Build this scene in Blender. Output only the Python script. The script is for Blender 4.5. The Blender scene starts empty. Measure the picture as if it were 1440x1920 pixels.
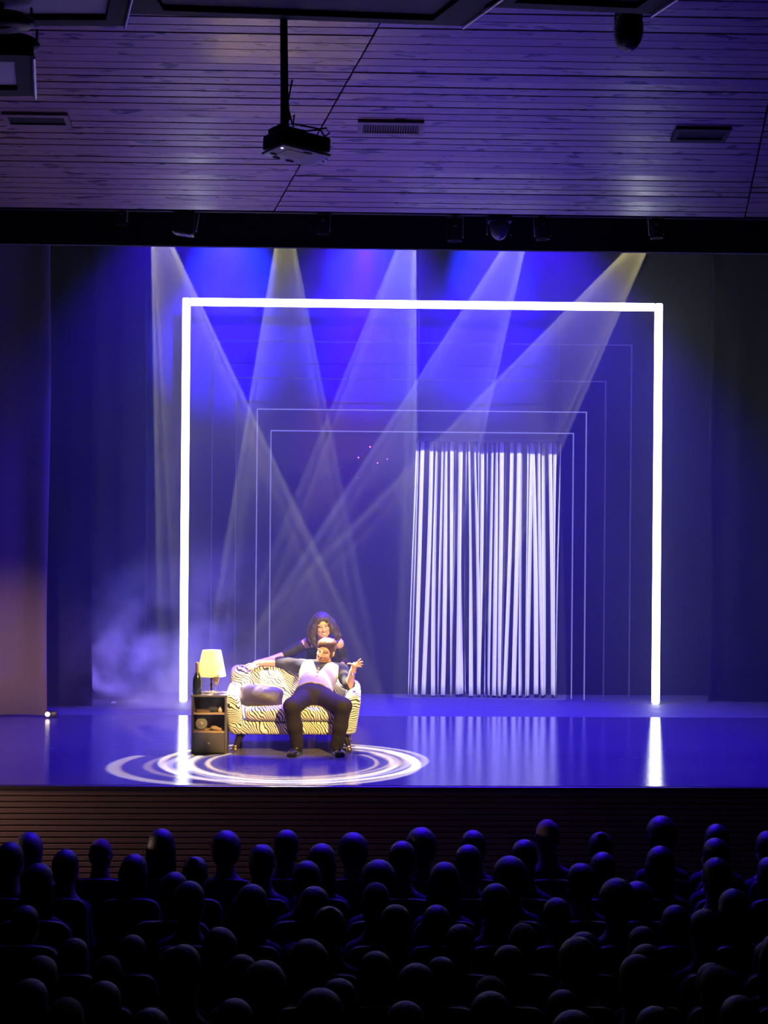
import bpy, bmesh, math, random
import numpy as np
from mathutils import Vector, Matrix, Euler

SC = bpy.context.scene
COL = SC.collection
RNG = random.Random(7)
PI = math.pi

# ------------------------------------------------------------------ camera
FPX, CAMZ = 2884.0, 2.2                       # focal length in pixels of the 1440x1920 frame, eye height above the stage
YAW, ROLL = math.radians(1.6), 0.008
R0 = Vector((math.cos(YAW), -math.sin(YAW), 0)); U0 = Vector((0, 0, 1))
FW = Vector((math.sin(YAW), math.cos(YAW), 0))
CR = R0 * math.cos(ROLL) + U0 * math.sin(ROLL)
CU = U0 * math.cos(ROLL) - R0 * math.sin(ROLL)
CAM = Vector((0, 0, CAMZ))
cd = bpy.data.cameras.new('camera')
cd.sensor_fit = 'VERTICAL'; cd.sensor_height = 36.0; cd.lens = 36.0 * FPX / 1920.0
cd.clip_start = 0.1; cd.clip_end = 200
cam = bpy.data.objects.new('camera', cd); COL.objects.link(cam)
m = Matrix((CR, CU, -FW)).transposed().to_4x4(); m.translation = CAM
cam.matrix_world = m
SC.camera = cam

# ------------------------------------------------------------------ world, exposure
w = bpy.data.worlds.new('dark_house'); SC.world = w; w.use_nodes = True
w.node_tree.nodes['Background'].inputs[0].default_value = (0.012, 0.010, 0.022, 1)
w.node_tree.nodes['Background'].inputs[1].default_value = 0.12
SC.view_settings.view_transform = 'Standard'
SC.view_settings.look = 'None'
SC.view_settings.exposure = 0.0
SC.view_settings.gamma = 1.0
SC.view_settings.use_curve_mapping = False

def ray(px, py):
    return FW + CR * ((px - 720) / FPX) + CU * ((960 - py) / FPX)
def at(px, py, Y):                            # the point at depth Y behind a place in the photograph
    r = ray(px, py); return CAM + r * (Y / r.y)
def onz(px, py, z=0.0):                       # the point at height z
    r = ray(px, py); return CAM + r * ((z - CAMZ) / r.z)

# ------------------------------------------------------------------ materials
MATS = {}
def mat(name, col, rough=0.6, metal=0.0, noise=0.0, nscale=20.0, bump=0.0, bscale=60.0, stretch=(1, 1, 1), spec=0.5, sheen=0.0, coat=0.0):
    if name in MATS: return MATS[name]
    M = bpy.data.materials.new(name); M.use_nodes = True; nt = M.node_tree
    b = nt.nodes['Principled BSDF']
    b.inputs['Base Color'].default_value = (*col, 1); b.inputs['Roughness'].default_value = rough
    b.inputs['Metallic'].default_value = metal; b.inputs['Specular IOR Level'].default_value = spec
    if sheen: b.inputs['Sheen Weight'].default_value = sheen
    if coat: b.inputs['Coat Weight'].default_value = coat
    tc = nt.nodes.new('ShaderNodeTexCoord'); mp = nt.nodes.new('ShaderNodeMapping')
    mp.inputs['Scale'].default_value = stretch
    nt.links.new(tc.outputs['Object'], mp.inputs[0])
    n = nt.nodes.new('ShaderNodeTexNoise'); n.inputs['Scale'].default_value = nscale; n.inputs['Detail'].default_value = 4
    nt.links.new(mp.outputs[0], n.inputs['Vector'])
    mx = nt.nodes.new('ShaderNodeMix'); mx.data_type = 'RGBA'
    k = max(noise, 0.04)
    mx.inputs[6].default_value = (*[c * (1 - k) for c in col], 1); mx.inputs[7].default_value = (*[min(1, c * (1 + k)) for c in col], 1)
    nt.links.new(n.outputs[0], mx.inputs[0]); nt.links.new(mx.outputs[2], b.inputs['Base Color'])
    if bump:
        n2 = nt.nodes.new('ShaderNodeTexNoise'); n2.inputs['Scale'].default_value = bscale; n2.inputs['Detail'].default_value = 3
        nt.links.new(mp.outputs[0], n2.inputs['Vector'])
        bp = nt.nodes.new('ShaderNodeBump'); bp.inputs['Strength'].default_value = bump; bp.inputs['Distance'].default_value = 0.02
        nt.links.new(n2.outputs[0], bp.inputs['Height']); nt.links.new(bp.outputs[0], b.inputs['Normal'])
    MATS[name] = M; return M
def emit(name, col, strength):
    if name in MATS: return MATS[name]
    M = bpy.data.materials.new(name); M.use_nodes = True; nt = M.node_tree
    nt.nodes.remove(nt.nodes['Principled BSDF'])
    e = nt.nodes.new('ShaderNodeEmission'); e.inputs[0].default_value = (*col, 1); e.inputs[1].default_value = strength
    nt.links.new(e.outputs[0], nt.nodes['Material Output'].inputs[0])
    MATS[name] = M; return M

# ------------------------------------------------------------------ objects
def link(o, parent=None):
    COL.objects.link(o)
    if parent is not None: o.parent = parent
    return o
def tag(o, label=None, cat=None, group=None, kind=None):
    if label: o['label'] = label
    if cat: o['category'] = cat
    if group: o['group'] = group
    if kind: o['kind'] = kind
    return o
def empty(name, loc, label=None, cat=None, group=None, kind=None, rz=0.0):
    o = bpy.data.objects.new(name, None); o.location = loc; o.rotation_euler = (0, 0, rz); o.empty_display_size = 0.1
    link(o); return tag(o, label, cat, group, kind)
def copy_tree(o, parent=None):
    c = o.copy(); COL.objects.link(c); c.parent = parent
    for ch in list(o.children): copy_tree(ch, c)
    return c

class MB:
    def __init__(s): s.v = []; s.f = []; s.m = []
    def add(s, vs, fs, mi=0):
        k = len(s.v); s.v += [tuple(p) for p in vs]; s.f += [tuple(i + k for i in f) for f in fs]; s.m += [mi] * len(fs); return s
    def box(s, c, size, rot=None, mi=0, taper=1.0):
        c = Vector(c); hx, hy, hz = [d / 2 for d in size]; vs = []
        for sz in (-1, 1):
            t = taper if sz > 0 else 1.0
            for sx, sy in ((-1, -1), (1, -1), (1, 1), (-1, 1)):
                p = Vector((sx * hx * t, sy * hy * t, sz * hz)); vs.append(c + (rot @ p if rot else p))
        return s.add(vs, [(3, 2, 1, 0), (4, 5, 6, 7), (0, 1, 5, 4), (1, 2, 6, 5), (2, 3, 7, 6), (3, 0, 4, 7)], mi)
    def rbox(s, c, size, r=0.01, rot=None, mi=0, seg=2):
        bm = bmesh.new(); bmesh.ops.create_cube(bm, size=1.0)
        for v in bm.verts: v.co = Vector((v.co.x * size[0], v.co.y * size[1], v.co.z * size[2]))
        bmesh.ops.bevel(bm, geom=bm.edges[:], offset=min(r, min(size) * 0.49), segments=seg, affect='EDGES', profile=0.5)
        c = Vector(c)
        bm.verts.index_update()
        vs = [c + (rot @ v.co if rot else v.co) for v in bm.verts]; fs = [[v.index for v in f.verts] for f in bm.faces]
        bm.free(); return s.add(vs, fs, mi)
    def tube(s, pts, r, n=8, mi=0, caps=True, up=None):
        pts = [Vector(p) for p in pts]; rs = r if isinstance(r, (list, tuple)) else [r] * len(pts)
        vs = []; N = None
        for i, p in enumerate(pts):
            t = (pts[min(i + 1, len(pts) - 1)] - pts[max(i - 1, 0)])
            t = t.normalized() if t.length > 1e-9 else Vector((0, 0, 1))
            if N is None:
                a = Vector(up) if up else (Vector((0, 0, 1)) if abs(t.z) < 0.9 else Vector((1, 0, 0)))
                N = (a - t * a.dot(t)).normalized()
            else:
                N = (N - t * N.dot(t)); N = N.normalized() if N.length > 1e-9 else Vector((1, 0, 0))
            B = t.cross(N)
            for k in range(n):
                a = 2 * PI * k / n; vs.append(p + (N * math.cos(a) + B * math.sin(a)) * rs[i])
        fs = []
        for i in range(len(pts) - 1):
            for k in range(n):
                fs.append((i * n + k, i * n + (k + 1) % n, (i + 1) * n + (k + 1) % n, (i + 1) * n + k))
        if caps: fs += [tuple(reversed(range(n))), tuple((len(pts) - 1) * n + k for k in range(n))]
        return s.add(vs, fs, mi)
    def lathe(s, prof, n=24, c=(0, 0, 0), rot=None, mi=0, caps=True):
        c = Vector(c); vs = []
        for r, z in prof:
            for k in range(n):
                a = 2 * PI * k / n; p = Vector((r * math.cos(a), r * math.sin(a), z)); vs.append(c + (rot @ p if rot else p))
        fs = []; L = len(prof)
        for i in range(L - 1):
            for k in range(n): fs.append((i * n + k, i * n + (k + 1) % n, (i + 1) * n + (k + 1) % n, (i + 1) * n + k))
        if caps:
            if prof[0][0] > 1e-6: fs.append(tuple(reversed(range(n))))
            if prof[-1][0] > 1e-6: fs.append(tuple((L - 1) * n + k for k in range(n)))
        return s.add(vs, fs, mi)
    def prism(s, poly, depth, mi=0):           # poly: 3-D points, depth: extrusion vector
        d = Vector(depth); P = [Vector(p) for p in poly]; n = len(P)
        fs = [tuple(reversed(range(n))), tuple(range(n, 2 * n))] + [(i, (i + 1) % n, n + (i + 1) % n, n + i) for i in range(n)]
        return s.add(P + [p + d for p in P], fs, mi)
    def sheet(s, rows, mi=0, thick=None):       # rows of points; thick: offset vector closes it to a slab
        nu, nv = len(rows), len(rows[0]); vs = [Vector(p) for r in rows for p in r]
        fs = [(i * nv + j, i * nv + j + 1, (i + 1) * nv + j + 1, (i + 1) * nv + j) for i in range(nu - 1) for j in range(nv - 1)]
        if thick is not None:
            d = Vector(thick); k = len(vs); vs += [p + d for p in vs]
            fs += [tuple(reversed([i + k for i in f])) for f in fs]
            rim = [j for j in range(nv)] + [i * nv + nv - 1 for i in range(1, nu)] + [(nu - 1) * nv + j for j in range(nv - 2, -1, -1)] + [i * nv for i in range(nu - 2, 0, -1)]
            for a, b in zip(rim, rim[1:] + rim[:1]): fs.append((b, a, a + k, b + k))
        return s.add(vs, fs, mi)
    def mesh(s, name, mats, org=(0, 0, 0), smooth=False, fix=True):
        me = bpy.data.meshes.new(name); o = Vector(org)
        me.from_pydata([Vector(v) - o for v in s.v], [], s.f)
        for M in (mats if isinstance(mats, (list, tuple)) else [mats]): me.materials.append(M)
        me.polygons.foreach_set('material_index', s.m)
        if fix:
            bm = bmesh.new(); bm.from_mesh(me); bmesh.ops.recalc_face_normals(bm, faces=bm.faces[:]); bm.to_mesh(me); bm.free()
        if smooth:
            me.polygons.foreach_set('use_smooth', [True] * len(me.polygons))
            if smooth != 'all': me.set_sharp_from_angle(angle=math.radians(40))
        me.update(); return me
    def build(s, name, mats, parent=None, smooth=False, org=None):
        if org is None: org = parent.matrix_basis.translation if parent is not None else (0, 0, 0)
        if parent is not None and parent.parent is not None and org is not None:
            q = parent; org = Vector((0, 0, 0))
            while q is not None: org = org + q.location; q = q.parent
        ob = bpy.data.objects.new(name, s.mesh(name, mats, org, smooth))
        if parent is None and org is not None: ob.location = org
        return link(ob, parent)

def aim_matrix(loc, target):
    d = (Vector(target) - Vector(loc)).normalized()
    q = d.to_track_quat('-Z', 'Y'); M = q.to_matrix().to_4x4(); M.translation = loc; return M
def spot(name, loc, target, power, col, angle, blend=0.2, size=0.02, gobo=None, parent=None):
    l = bpy.data.lights.new(name, 'SPOT'); l.energy = power; l.color = col
    l.spot_size = math.radians(angle); l.spot_blend = blend; l.shadow_soft_size = size
    if gobo: gobo(l, math.tan(math.radians(angle) / 2))
    o = bpy.data.objects.new(name, l); COL.objects.link(o)
    o.matrix_world = aim_matrix(loc, target)
    if parent is not None:
        M = o.matrix_world.copy(); o.parent = parent; o.matrix_parent_inverse = parent.matrix_basis.inverted(); o.matrix_world = M
    return o
def gobo_nodes(l):
    l.use_nodes = True; nt = l.node_tree; em = nt.nodes['Emission']
    tc = nt.nodes.new('ShaderNodeTexCoord'); sp = nt.nodes.new('ShaderNodeSeparateXYZ')
    nt.links.new(tc.outputs['Normal'], sp.inputs[0])
    ab = nt.nodes.new('ShaderNodeMath'); ab.operation = 'ABSOLUTE'; nt.links.new(sp.outputs[2], ab.inputs[0])
    out = []
    for i in range(2):
        d = nt.nodes.new('ShaderNodeMath'); d.operation = 'DIVIDE'
        nt.links.new(sp.outputs[i], d.inputs[0]); nt.links.new(ab.outputs[0], d.inputs[1]); out.append(d.outputs[0])
    return nt, em, out
def math_node(nt, op, a, b=None, c=None):
    n = nt.nodes.new('ShaderNodeMath'); n.operation = op
    for k, x in enumerate((a, b, c)):
        if x is None: continue
        if isinstance(x, (int, float)): n.inputs[k].default_value = x
        else: nt.links.new(x, n.inputs[k])
    return n.outputs[0]
# ================================================================== THE SETTING
YF, YG, YL, YB = 12.37, 16.57, 17.7, 18.6     # stage edge, end of the glossy floor, light frame, back wall
XL, XR = -6.5, 7.5

def floor_material(name, col, rough, bump, coat=0.0):
    M = bpy.data.materials.new(name); M.use_nodes = True; nt = M.node_tree; b = nt.nodes['Principled BSDF']
    tc = nt.nodes.new('ShaderNodeTexCoord'); mp = nt.nodes.new('ShaderNodeMapping'); mp.inputs['Scale'].default_value = (0.8, 4.5, 1)
    nt.links.new(tc.outputs['Object'], mp.inputs[0])
    n = nt.nodes.new('ShaderNodeTexNoise'); n.inputs['Scale'].default_value = 5; n.inputs['Detail'].default_value = 6; n.inputs['Roughness'].default_value = 0.62
    nt.links.new(mp.outputs[0], n.inputs['Vector'])
    r = nt.nodes.new('ShaderNodeMapRange'); r.inputs[1].default_value = 0.3; r.inputs[2].default_value = 0.7; r.inputs[3].default_value = rough * 0.75; r.inputs[4].default_value = rough * 1.3
    nt.links.new(n.outputs[0], r.inputs[0]); nt.links.new(r.outputs[0], b.inputs['Roughness'])
    sc = nt.nodes.new('ShaderNodeTexNoise'); sc.inputs['Scale'].default_value = 9; sc.inputs['Detail'].default_value = 2
    mp2 = nt.nodes.new('ShaderNodeMapping'); mp2.inputs['Scale'].default_value = (0.9, 6, 1); nt.links.new(tc.outputs['Object'], mp2.inputs[0]); nt.links.new(mp2.outputs[0], sc.inputs['Vector'])
    rp = nt.nodes.new('ShaderNodeValToRGB'); rp.color_ramp.elements[0].position = 0.70; rp.color_ramp.elements[1].position = 0.78
    rp.color_ramp.elements[0].color = (*col, 1); rp.color_ramp.elements[1].color = (*[min(1, c * 2.2 + 0.05) for c in col], 1)
    nt.links.new(sc.outputs[0], rp.inputs[0]); nt.links.new(rp.outputs[0], b.inputs['Base Color'])
    bp = nt.nodes.new('ShaderNodeBump'); bp.inputs['Strength'].default_value = bump; bp.inputs['Distance'].default_value = 0.01
    nt.links.new(n.outputs[0], bp.inputs['Height']); nt.links.new(bp.outputs[0], b.inputs['Normal'])
    b.inputs['Coat Weight'].default_value = coat; b.inputs['Coat Roughness'].default_value = 0.12
    b.inputs['Specular IOR Level'].default_value = 0.3
    return M
floor_gloss = floor_material('polished_stage_vinyl', (0.115, 0.105, 0.12), 0.065, 0.22, 0.0)
floor_matte = floor_material('matte_stage_boards', (0.12, 0.11, 0.125), 0.6, 0.08)
black_cloth = mat('black_stage_cloth', (0.011, 0.011, 0.016), 0.95, noise=0.25, nscale=6, spec=0.1)
leg_cloth = mat('brown_grey_drape', (0.17, 0.135, 0.125), 0.95, noise=0.15, nscale=5, spec=0.1, bump=0.15, bscale=30, stretch=(1, 1, 0.15))
dark_paint = mat('matt_black_paint', (0.012, 0.012, 0.015), 0.7, noise=0.2)
black_metal = mat('black_metal', (0.02, 0.02, 0.024), 0.38, metal=0.4, noise=0.2)
grey_metal = mat('grey_metal', (0.30, 0.30, 0.33), 0.35, metal=0.7)

fl = MB().box(((XL + XR) / 2, (YF + YG) / 2, -0.03), (XR - XL, YG - YF, 0.06)).build('floor', floor_gloss); tag(fl, 'polished dark stage floor reflecting the light frame', kind='structure')
f2 = MB().box(((XL + XR) / 2, (YG + YB + 0.3) / 2, -0.03), (XR - XL, YB + 0.3 - YG, 0.06)).build('floor_upstage', floor_matte); tag(f2, 'matte strip of stage floor below the backdrop', kind='structure')
nose = MB().rbox(((XL + XR) / 2, YF - 0.012, -0.022), (XR - XL, 0.05, 0.036), 0.01).build('trim_1', mat('stage_nosing', (0.05, 0.035, 0.03), 0.4)); tag(nose, 'dark nosing strip along the stage edge', kind='structure')
wb = MB().box(((XL + XR) / 2, YB + 0.05, 3.2), (XR - XL, 0.1, 6.6)).build('wall_back', black_cloth); tag(wb, 'black cloth backdrop', kind='structure')

# slatted stage front
def slat_wood(name, c1, c2, rough, coat=0.0, knots=1.0):
    M = bpy.data.materials.new(name); M.use_nodes = True; nt = M.node_tree; b = nt.nodes['Principled BSDF']
    tc = nt.nodes.new('ShaderNodeTexCoord'); oi = nt.nodes.new('ShaderNodeObjectInfo')
    ad = nt.nodes.new('ShaderNodeVectorMath'); ad.operation = 'ADD'
    sc = nt.nodes.new('ShaderNodeVectorMath'); sc.operation = 'SCALE'; sc.inputs[0].default_value = (17, 31, 7); nt.links.new(oi.outputs['Random'], sc.inputs['Scale'])
    nt.links.new(tc.outputs['Object'], ad.inputs[0]); nt.links.new(sc.outputs[0], ad.inputs[1])
    mp = nt.nodes.new('ShaderNodeMapping'); mp.inputs['Scale'].default_value = (1.4, 16, 16); nt.links.new(ad.outputs[0], mp.inputs[0])
    n = nt.nodes.new('ShaderNodeTexNoise'); n.inputs['Scale'].default_value = 2.2; n.inputs['Detail'].default_value = 6; n.inputs['Roughness'].default_value = 0.6
    nt.links.new(mp.outputs[0], n.inputs['Vector'])
    mx = nt.nodes.new('ShaderNodeMix'); mx.data_type = 'RGBA'; mx.inputs[6].default_value = (*c1, 1); mx.inputs[7].default_value = (*c2, 1)
    nt.links.new(n.outputs[0], mx.inputs[0])
    # knots and splits
    mp2 = nt.nodes.new('ShaderNodeMapping'); mp2.inputs['Scale'].default_value = (3.2, 13, 13); nt.links.new(ad.outputs[0], mp2.inputs[0])
    kn = nt.nodes.new('ShaderNodeTexNoise'); kn.inputs['Scale'].default_value = 1.25; kn.inputs['Detail'].default_value = 3; kn.inputs['Distortion'].default_value = 0.6
    nt.links.new(mp2.outputs[0], kn.inputs['Vector'])
    rp = nt.nodes.new('ShaderNodeValToRGB'); rp.color_ramp.elements[0].position = 0.60; rp.color_ramp.elements[1].position = 0.66
    rp.color_ramp.elements[0].color = (0, 0, 0, 1); rp.color_ramp.elements[1].color = (1, 1, 1, 1)
    nt.links.new(kn.outputs[0], rp.inputs[0])
    m2 = nt.nodes.new('ShaderNodeMix'); m2.data_type = 'RGBA'; m2.inputs[7].default_value = (*[c * 0.12 for c in c1], 1)
    nt.links.new(math_node(nt, 'MULTIPLY', rp.outputs[0], knots), m2.inputs[0]); nt.links.new(mx.outputs[2], m2.inputs[6]); nt.links.new(m2.outputs[2], b.inputs['Base Color'])
    b.inputs['Roughness'].default_value = rough; b.inputs['Coat Weight'].default_value = coat; b.inputs['Coat Roughness'].default_value = 0.2
    sb = nt.nodes.new('ShaderNodeMath'); sb.operation = 'SUBTRACT'; nt.links.new(n.outputs[0], sb.inputs[0]); nt.links.new(math_node(nt, 'MULTIPLY', rp.outputs[0], knots), sb.inputs[1])
    bp = nt.nodes.new('ShaderNodeBump'); bp.inputs['Strength'].default_value = 0.35; bp.inputs['Distance'].default_value = 0.008
    nt.links.new(sb.outputs[0], bp.inputs['Height']); nt.links.new(bp.outputs[0], b.inputs['Normal'])
    return M
fascia_wood = slat_wood('brown_slat_wood', (0.115, 0.072, 0.062), (0.19, 0.12, 0.10), 0.5, 0.0, 0.0)
wf = MB().box(((XL + XR) / 2, YF + 0.06, -0.80), (XR - XL, 0.06, 1.52)).build('wall_stage_front', dark_paint); tag(wf, 'slatted wooden front of the stage', kind='structure')
sm = MB().rbox((0, 0, 0), (XR - XL, 0.022, 0.039), 0.004, seg=1).mesh('slat', fascia_wood)
for k in range(20):
    o = bpy.data.objects.new('slat', sm); o.location = ((XL + XR) / 2, YF + 0.018, -0.070 - 0.0475 * k); link(o, wf)

# sloping wooden ceiling above the first rows
CY0, CY1 = 12.30, 8.9
CZ0 = at(720, 398, CY0).z; CZ1 = at(720, 12, 9.3).z; SL = (CZ1 - CZ0) / (9.3 - CY0)
def ceil_z(y): return CZ0 + SL * (y - CY0)
def on_ceiling(px, py, off=0.0):
    r = ray(px, py)    # CAMZ + t r.z = CZ0 - off + SL (t r.y - CY0)
    t = (CZ0 - off - SL * CY0 - CAMZ) / (r.z - SL * r.y); return CAM + r * t
ceil_wood = slat_wood('varnished_ceiling_boards', (0.30, 0.21, 0.19), (0.46, 0.34, 0.31), 0.36, 1.0)
cb = MB()
cb.prism([(XL, CY0, CZ0 + 0.05), (XR, CY0, CZ0 + 0.05), (XR, CY1, ceil_z(CY1) + 0.05), (XL, CY1, ceil_z(CY1) + 0.05)], (0, 0, 0.06))
ceil = cb.build('ceiling', dark_paint); tag(ceil, 'sloping ceiling of wooden boards in front of the stage', kind='structure')
sa, sb_ = on_ceiling(712, 45), on_ceiling(517, 390); ta, tb = on_ceiling(1412, 334), on_ceiling(1397, 407)
def seam(a, b, y): return a.x + (b.x - a.x) * (y - a.y) / (b.y - a.y)
pitch = 0.094; n_b = int((CY0 - CY1) / (pitch * math.cos(math.atan(SL))))
slope_dir = Vector((0, -1, -SL)).normalized(); nrm = Vector((0, -SL, 1)).normalized()
for k in range(n_b):
    p0 = Vector((0, CY0, CZ0)) + slope_dir * (k * pitch + 0.004); p1 = p0 + slope_dir * (pitch - 0.011)
    cuts = [XL, None, None, XR]
    lo = lambda y: (XL, seam(sa, sb_, y) - 0.006); mid = lambda y: (seam(sa, sb_, y) + 0.006, seam(ta, tb, y) - 0.006); hi = lambda y: (seam(ta, tb, y) + 0.006, XR)
    for fn in (lo, mid, hi):
        dz = RNG.uniform(-0.004, 0.004)
        a0, a1 = fn(p0.y); b0, b1 = fn(p1.y)
        q = [Vector((a0, p0.y, p0.z + dz)), Vector((a1, p0.y, p0.z + dz)), Vector((b1, p1.y, p1.z + dz * 0.2)), Vector((b0, p1.y, p1.z + dz * 0.2))]
        b = MB().prism(q, nrm * 0.03)
        c = (q[0] + q[1]) / 2; o = bpy.data.objects.new('board', b.mesh('board', ceil_wood, c)); o.location = c; link(o, ceil)

gr = MB().box(((XL + XR) / 2, (12.9 + YB) / 2, 6.36), (XR - XL, YB - 12.9 + 0.2, 0.08)).build('ceiling_stage', dark_paint); tag(gr, 'black ceiling above the stage', kind='structure')
# drapes: wavy cloth with thickness
def drape(name, material, x0, x1, Y, z0, z1, fold, amp, label, cat, seed=0, lean=0.0):
    r = random.Random(seed); n = max(8, int((x1 - x0) / fold * 10)); rows = []
    ph = [r.uniform(0, 6.28) for _ in range(4)]
    nz = 14
    for j in range(nz + 1):
        t = j / nz; row = []
        for i in range(n + 1):
            x = x0 + (x1 - x0) * i / n; u = (x - x0) / fold * 2 * PI
            y = Y + amp * (math.sin(u + ph[0] + 0.4 * math.sin(u * 0.31 + ph[1])) * (0.6 + 0.4 * math.sin(u * 0.17 + ph[2]))) * (1 - 0.25 * t)
            row.append((x + lean * t * 0.02 + 0.012 * math.sin(9 * t + u), y, z0 + (z1 - z0) * t))
        rows.append(row)
    o = MB().sheet(rows, thick=(0, 0.012, 0)).build(name, material, smooth='all', org=((x0 + x1) / 2, Y, z0))
    return tag(o, label, cat)
xa = at(90, 1200, 16.45).x; xb_ = at(173, 1100, 17.2).x; xc_ = at(276, 900, 17.9).x; xd = at(1330, 900, 17.95).x
drape('leg_drape', leg_cloth, XL, xa, 16.45, 0.015, 6.2, 0.62, 0.035, 'grey brown side drape lit warm at its foot, nearest to the left', 'curtain', 3)
drape('leg_drape', black_cloth, XL, xb_, 17.2, 0.012, 6.2, 0.4, 0.05, 'black side drape behind the grey brown drape', 'curtain', 4)
drape('leg_drape', black_cloth, XL, xc_, 17.9, 0.012, 6.2, 0.36, 0.05, 'black side drape furthest back, left of the white light frame', 'curtain', 5)
drape('leg_drape', black_cloth, xd, XR, 17.95, 0.012, 6.2, 0.4, 0.05, 'black side drape right of the white light frame', 'curtain', 6)
bz = at(720, 466, 13.0).z
bo = MB().box(((XL + XR) / 2, 13.03, bz + 0.9), (XR - XL, 0.06, 1.8)).build('border_valance', mat('charcoal_valance_cloth', (0.10, 0.10, 0.13), 0.95, noise=0.2, spec=0.1)); tag(bo, 'black border valance across the top of the stage opening', 'valance')

# ================================================================== LIGHT
WHITE = emit('white_light_strip', (0.86, 0.88, 1.0), 8.5)
def frame_thing(name, l, rr, top, Y, wpx, material, label, group, depth):
    a, b = at(l, 960, Y).x, at(rr, 960, Y).x; zt = at((l + rr) / 2, top, Y).z; wd = wpx * Y / FPX
    root = empty(name, ((a + b) / 2, Y, 0), label, 'light frame', group)
    for x in (a, b): MB().rbox((x, Y, zt / 2 + 0.004 + wd / 4), (wd, depth, zt - 0.008 + wd / 2), wd * 0.15, seg=1).build('post', material, root)
    MB().rbox(((a + b) / 2, Y, zt), (b - a - wd, depth, wd), wd * 0.15, seg=1).build('top_bar', material, root)
    return root
frame_thing('light_frame', 346.5, 1232, 571, YL, 14, WHITE, 'tall glowing white light frame around the stage set', None, 0.07)  # bars made wider than the strip, so their shape includes its bloom
DIM = emit('dim_frame_glow', (0.42, 0.42, 0.95), 0.42); DIM2 = emit('faint_frame_glow', (0.36, 0.36, 0.85), 0.10)  # faint emission puts the spill on the thin frames' edges into their colour
for l, rr, t, dy, M, lab in ((397, 1182, 643, 0.1, DIM2, 'largest'), (442, 1134, 712, 0.2, DIM2, 'second largest'), (481, 1098, 770, 0.3, DIM, 'second smallest'), (507, 1074, 810, 0.4, DIM, 'smallest')):
    frame_thing('thin_frame', l, rr, t, YL + dy, 2.0, M, 'thin dim outline frame, ' + lab + ' of the four nested ones', 'thin outline frames behind the white frame', 0.03)

# five ring-pattern beams aimed at the sofa
def ring_gobo(seed, warm):
    r = random.Random(seed)
    def f(l, T):
        nt, em, (x, y) = gobo_nodes(l)
        x = math_node(nt, 'DIVIDE', x, T); y = math_node(nt, 'DIVIDE', y, T)
        def dist(cx, cy):
            a = math_node(nt, 'SUBTRACT', x, cx); b = math_node(nt, 'SUBTRACT', y, cy)
            return math_node(nt, 'SQRT', math_node(nt, 'ADD', math_node(nt, 'MULTIPLY', a, a), math_node(nt, 'MULTIPLY', b, b)))
        d = dist(0, 0)
        rp = nt.nodes.new('ShaderNodeValToRGB'); e = rp.color_ramp.elements
        fill = (0.05, 0.05, 0.045); low = (0.002, 0.002, 0.0018)
        stops = [(0.0, low), (0.68, low), (0.72, fill), (0.76, fill), (0.775, (0.65, 0.52, 0.20)), (0.80, (0.65, 0.52, 0.20)), (0.815, fill), (0.905, fill), (0.92, warm), (0.968, (1, 1, 1)), (0.985, (0, 0, 0))]
        e[0].position, e[0].color = 0.0, (*low, 1)
        e[1].position, e[1].color = 1.0, (0, 0, 0, 1)
        for p, c in stops[1:]:
            k = e.new(p); k.color = (*c, 1)
        nt.links.new(d, rp.inputs[0])
        d2 = dist(r.uniform(-0.10, 0.10), r.uniform(-0.06, 0.06))          # an off-centre hole turns the outer ring into a crescent
        g = nt.nodes.new('ShaderNodeMapRange'); g.inputs[1].default_value = 0.84; g.inputs[2].default_value = 0.95; g.inputs[3].default_value = 0.35; g.inputs[4].default_value = 1.0
        nt.links.new(d2, g.inputs[0])
        mr = nt.nodes.new('ShaderNodeMapRange'); mr.inputs[1].default_value = 0.79; mr.inputs[2].default_value = 0.84; mr.inputs[3].default_value = 0; mr.inputs[4].default_value = 1
        nt.links.new(d, mr.inputs[0])
        k = math_node(nt, 'ADD', math_node(nt, 'MULTIPLY', g.outputs[0], mr.outputs[0]), math_node(nt, 'SUBTRACT', 1.0, mr.outputs[0]))
        nt.links.new(rp.outputs[0], em.inputs[0]); nt.links.new(k, em.inputs[1])
    return f
BEAM = 17000.0
YS = 14.9
beams = ((283, 372, 530, 23, (1, .82, .34), (1, .98, .78)), (533, 358, 548, 19.5, (1, .9, .5), (1, 1, .82)), (779, 378, 575, 21.5, (1, .98, .85), (1, 1, .94)),
         (1006, 368, 560, 19.5, (.9, .88, 1), (.9, .88, 1)), (1243, 400, 545, 20.5, (1, .82, .36), (1, .97, .72)))
for i, (ax, ay, tx, ang, wc, bc) in enumerate(beams):
    A = at(ax, ay, YS); T = onz(tx, 1428, 0.0)
    spot('beam_spot', A, T, BEAM, bc, ang, 0.02, 0.012, ring_gobo(i, wc))

# blue wash from the grid and blue pools on the upper backdrop
BLUE = (0.035, 0.0, 1.0)
for px, p in ((330, 1700), (690, 4600), (1000, 4300)):
    A = at(px, 330, 15.9); T = Vector((A.x, 15.0, 0)); spot('blue_wash', A, T, p, BLUE, 84, 0.6, 0.06)
for px, p in ((432, 80000), (692, 80000), (922, 56000)):
    A = at(px, 396, 14.2); T = at(px, 512, YB); spot('blue_pool', A, T, p, (0.01, 0.02, 1.0), 15.5, 0.6, 0.03); spot('blue_pool', A, at(px - 14, 650, YB), p * 0.75, (0.02, 0.0, 1.0), 25, 1.0, 0.03)

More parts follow.
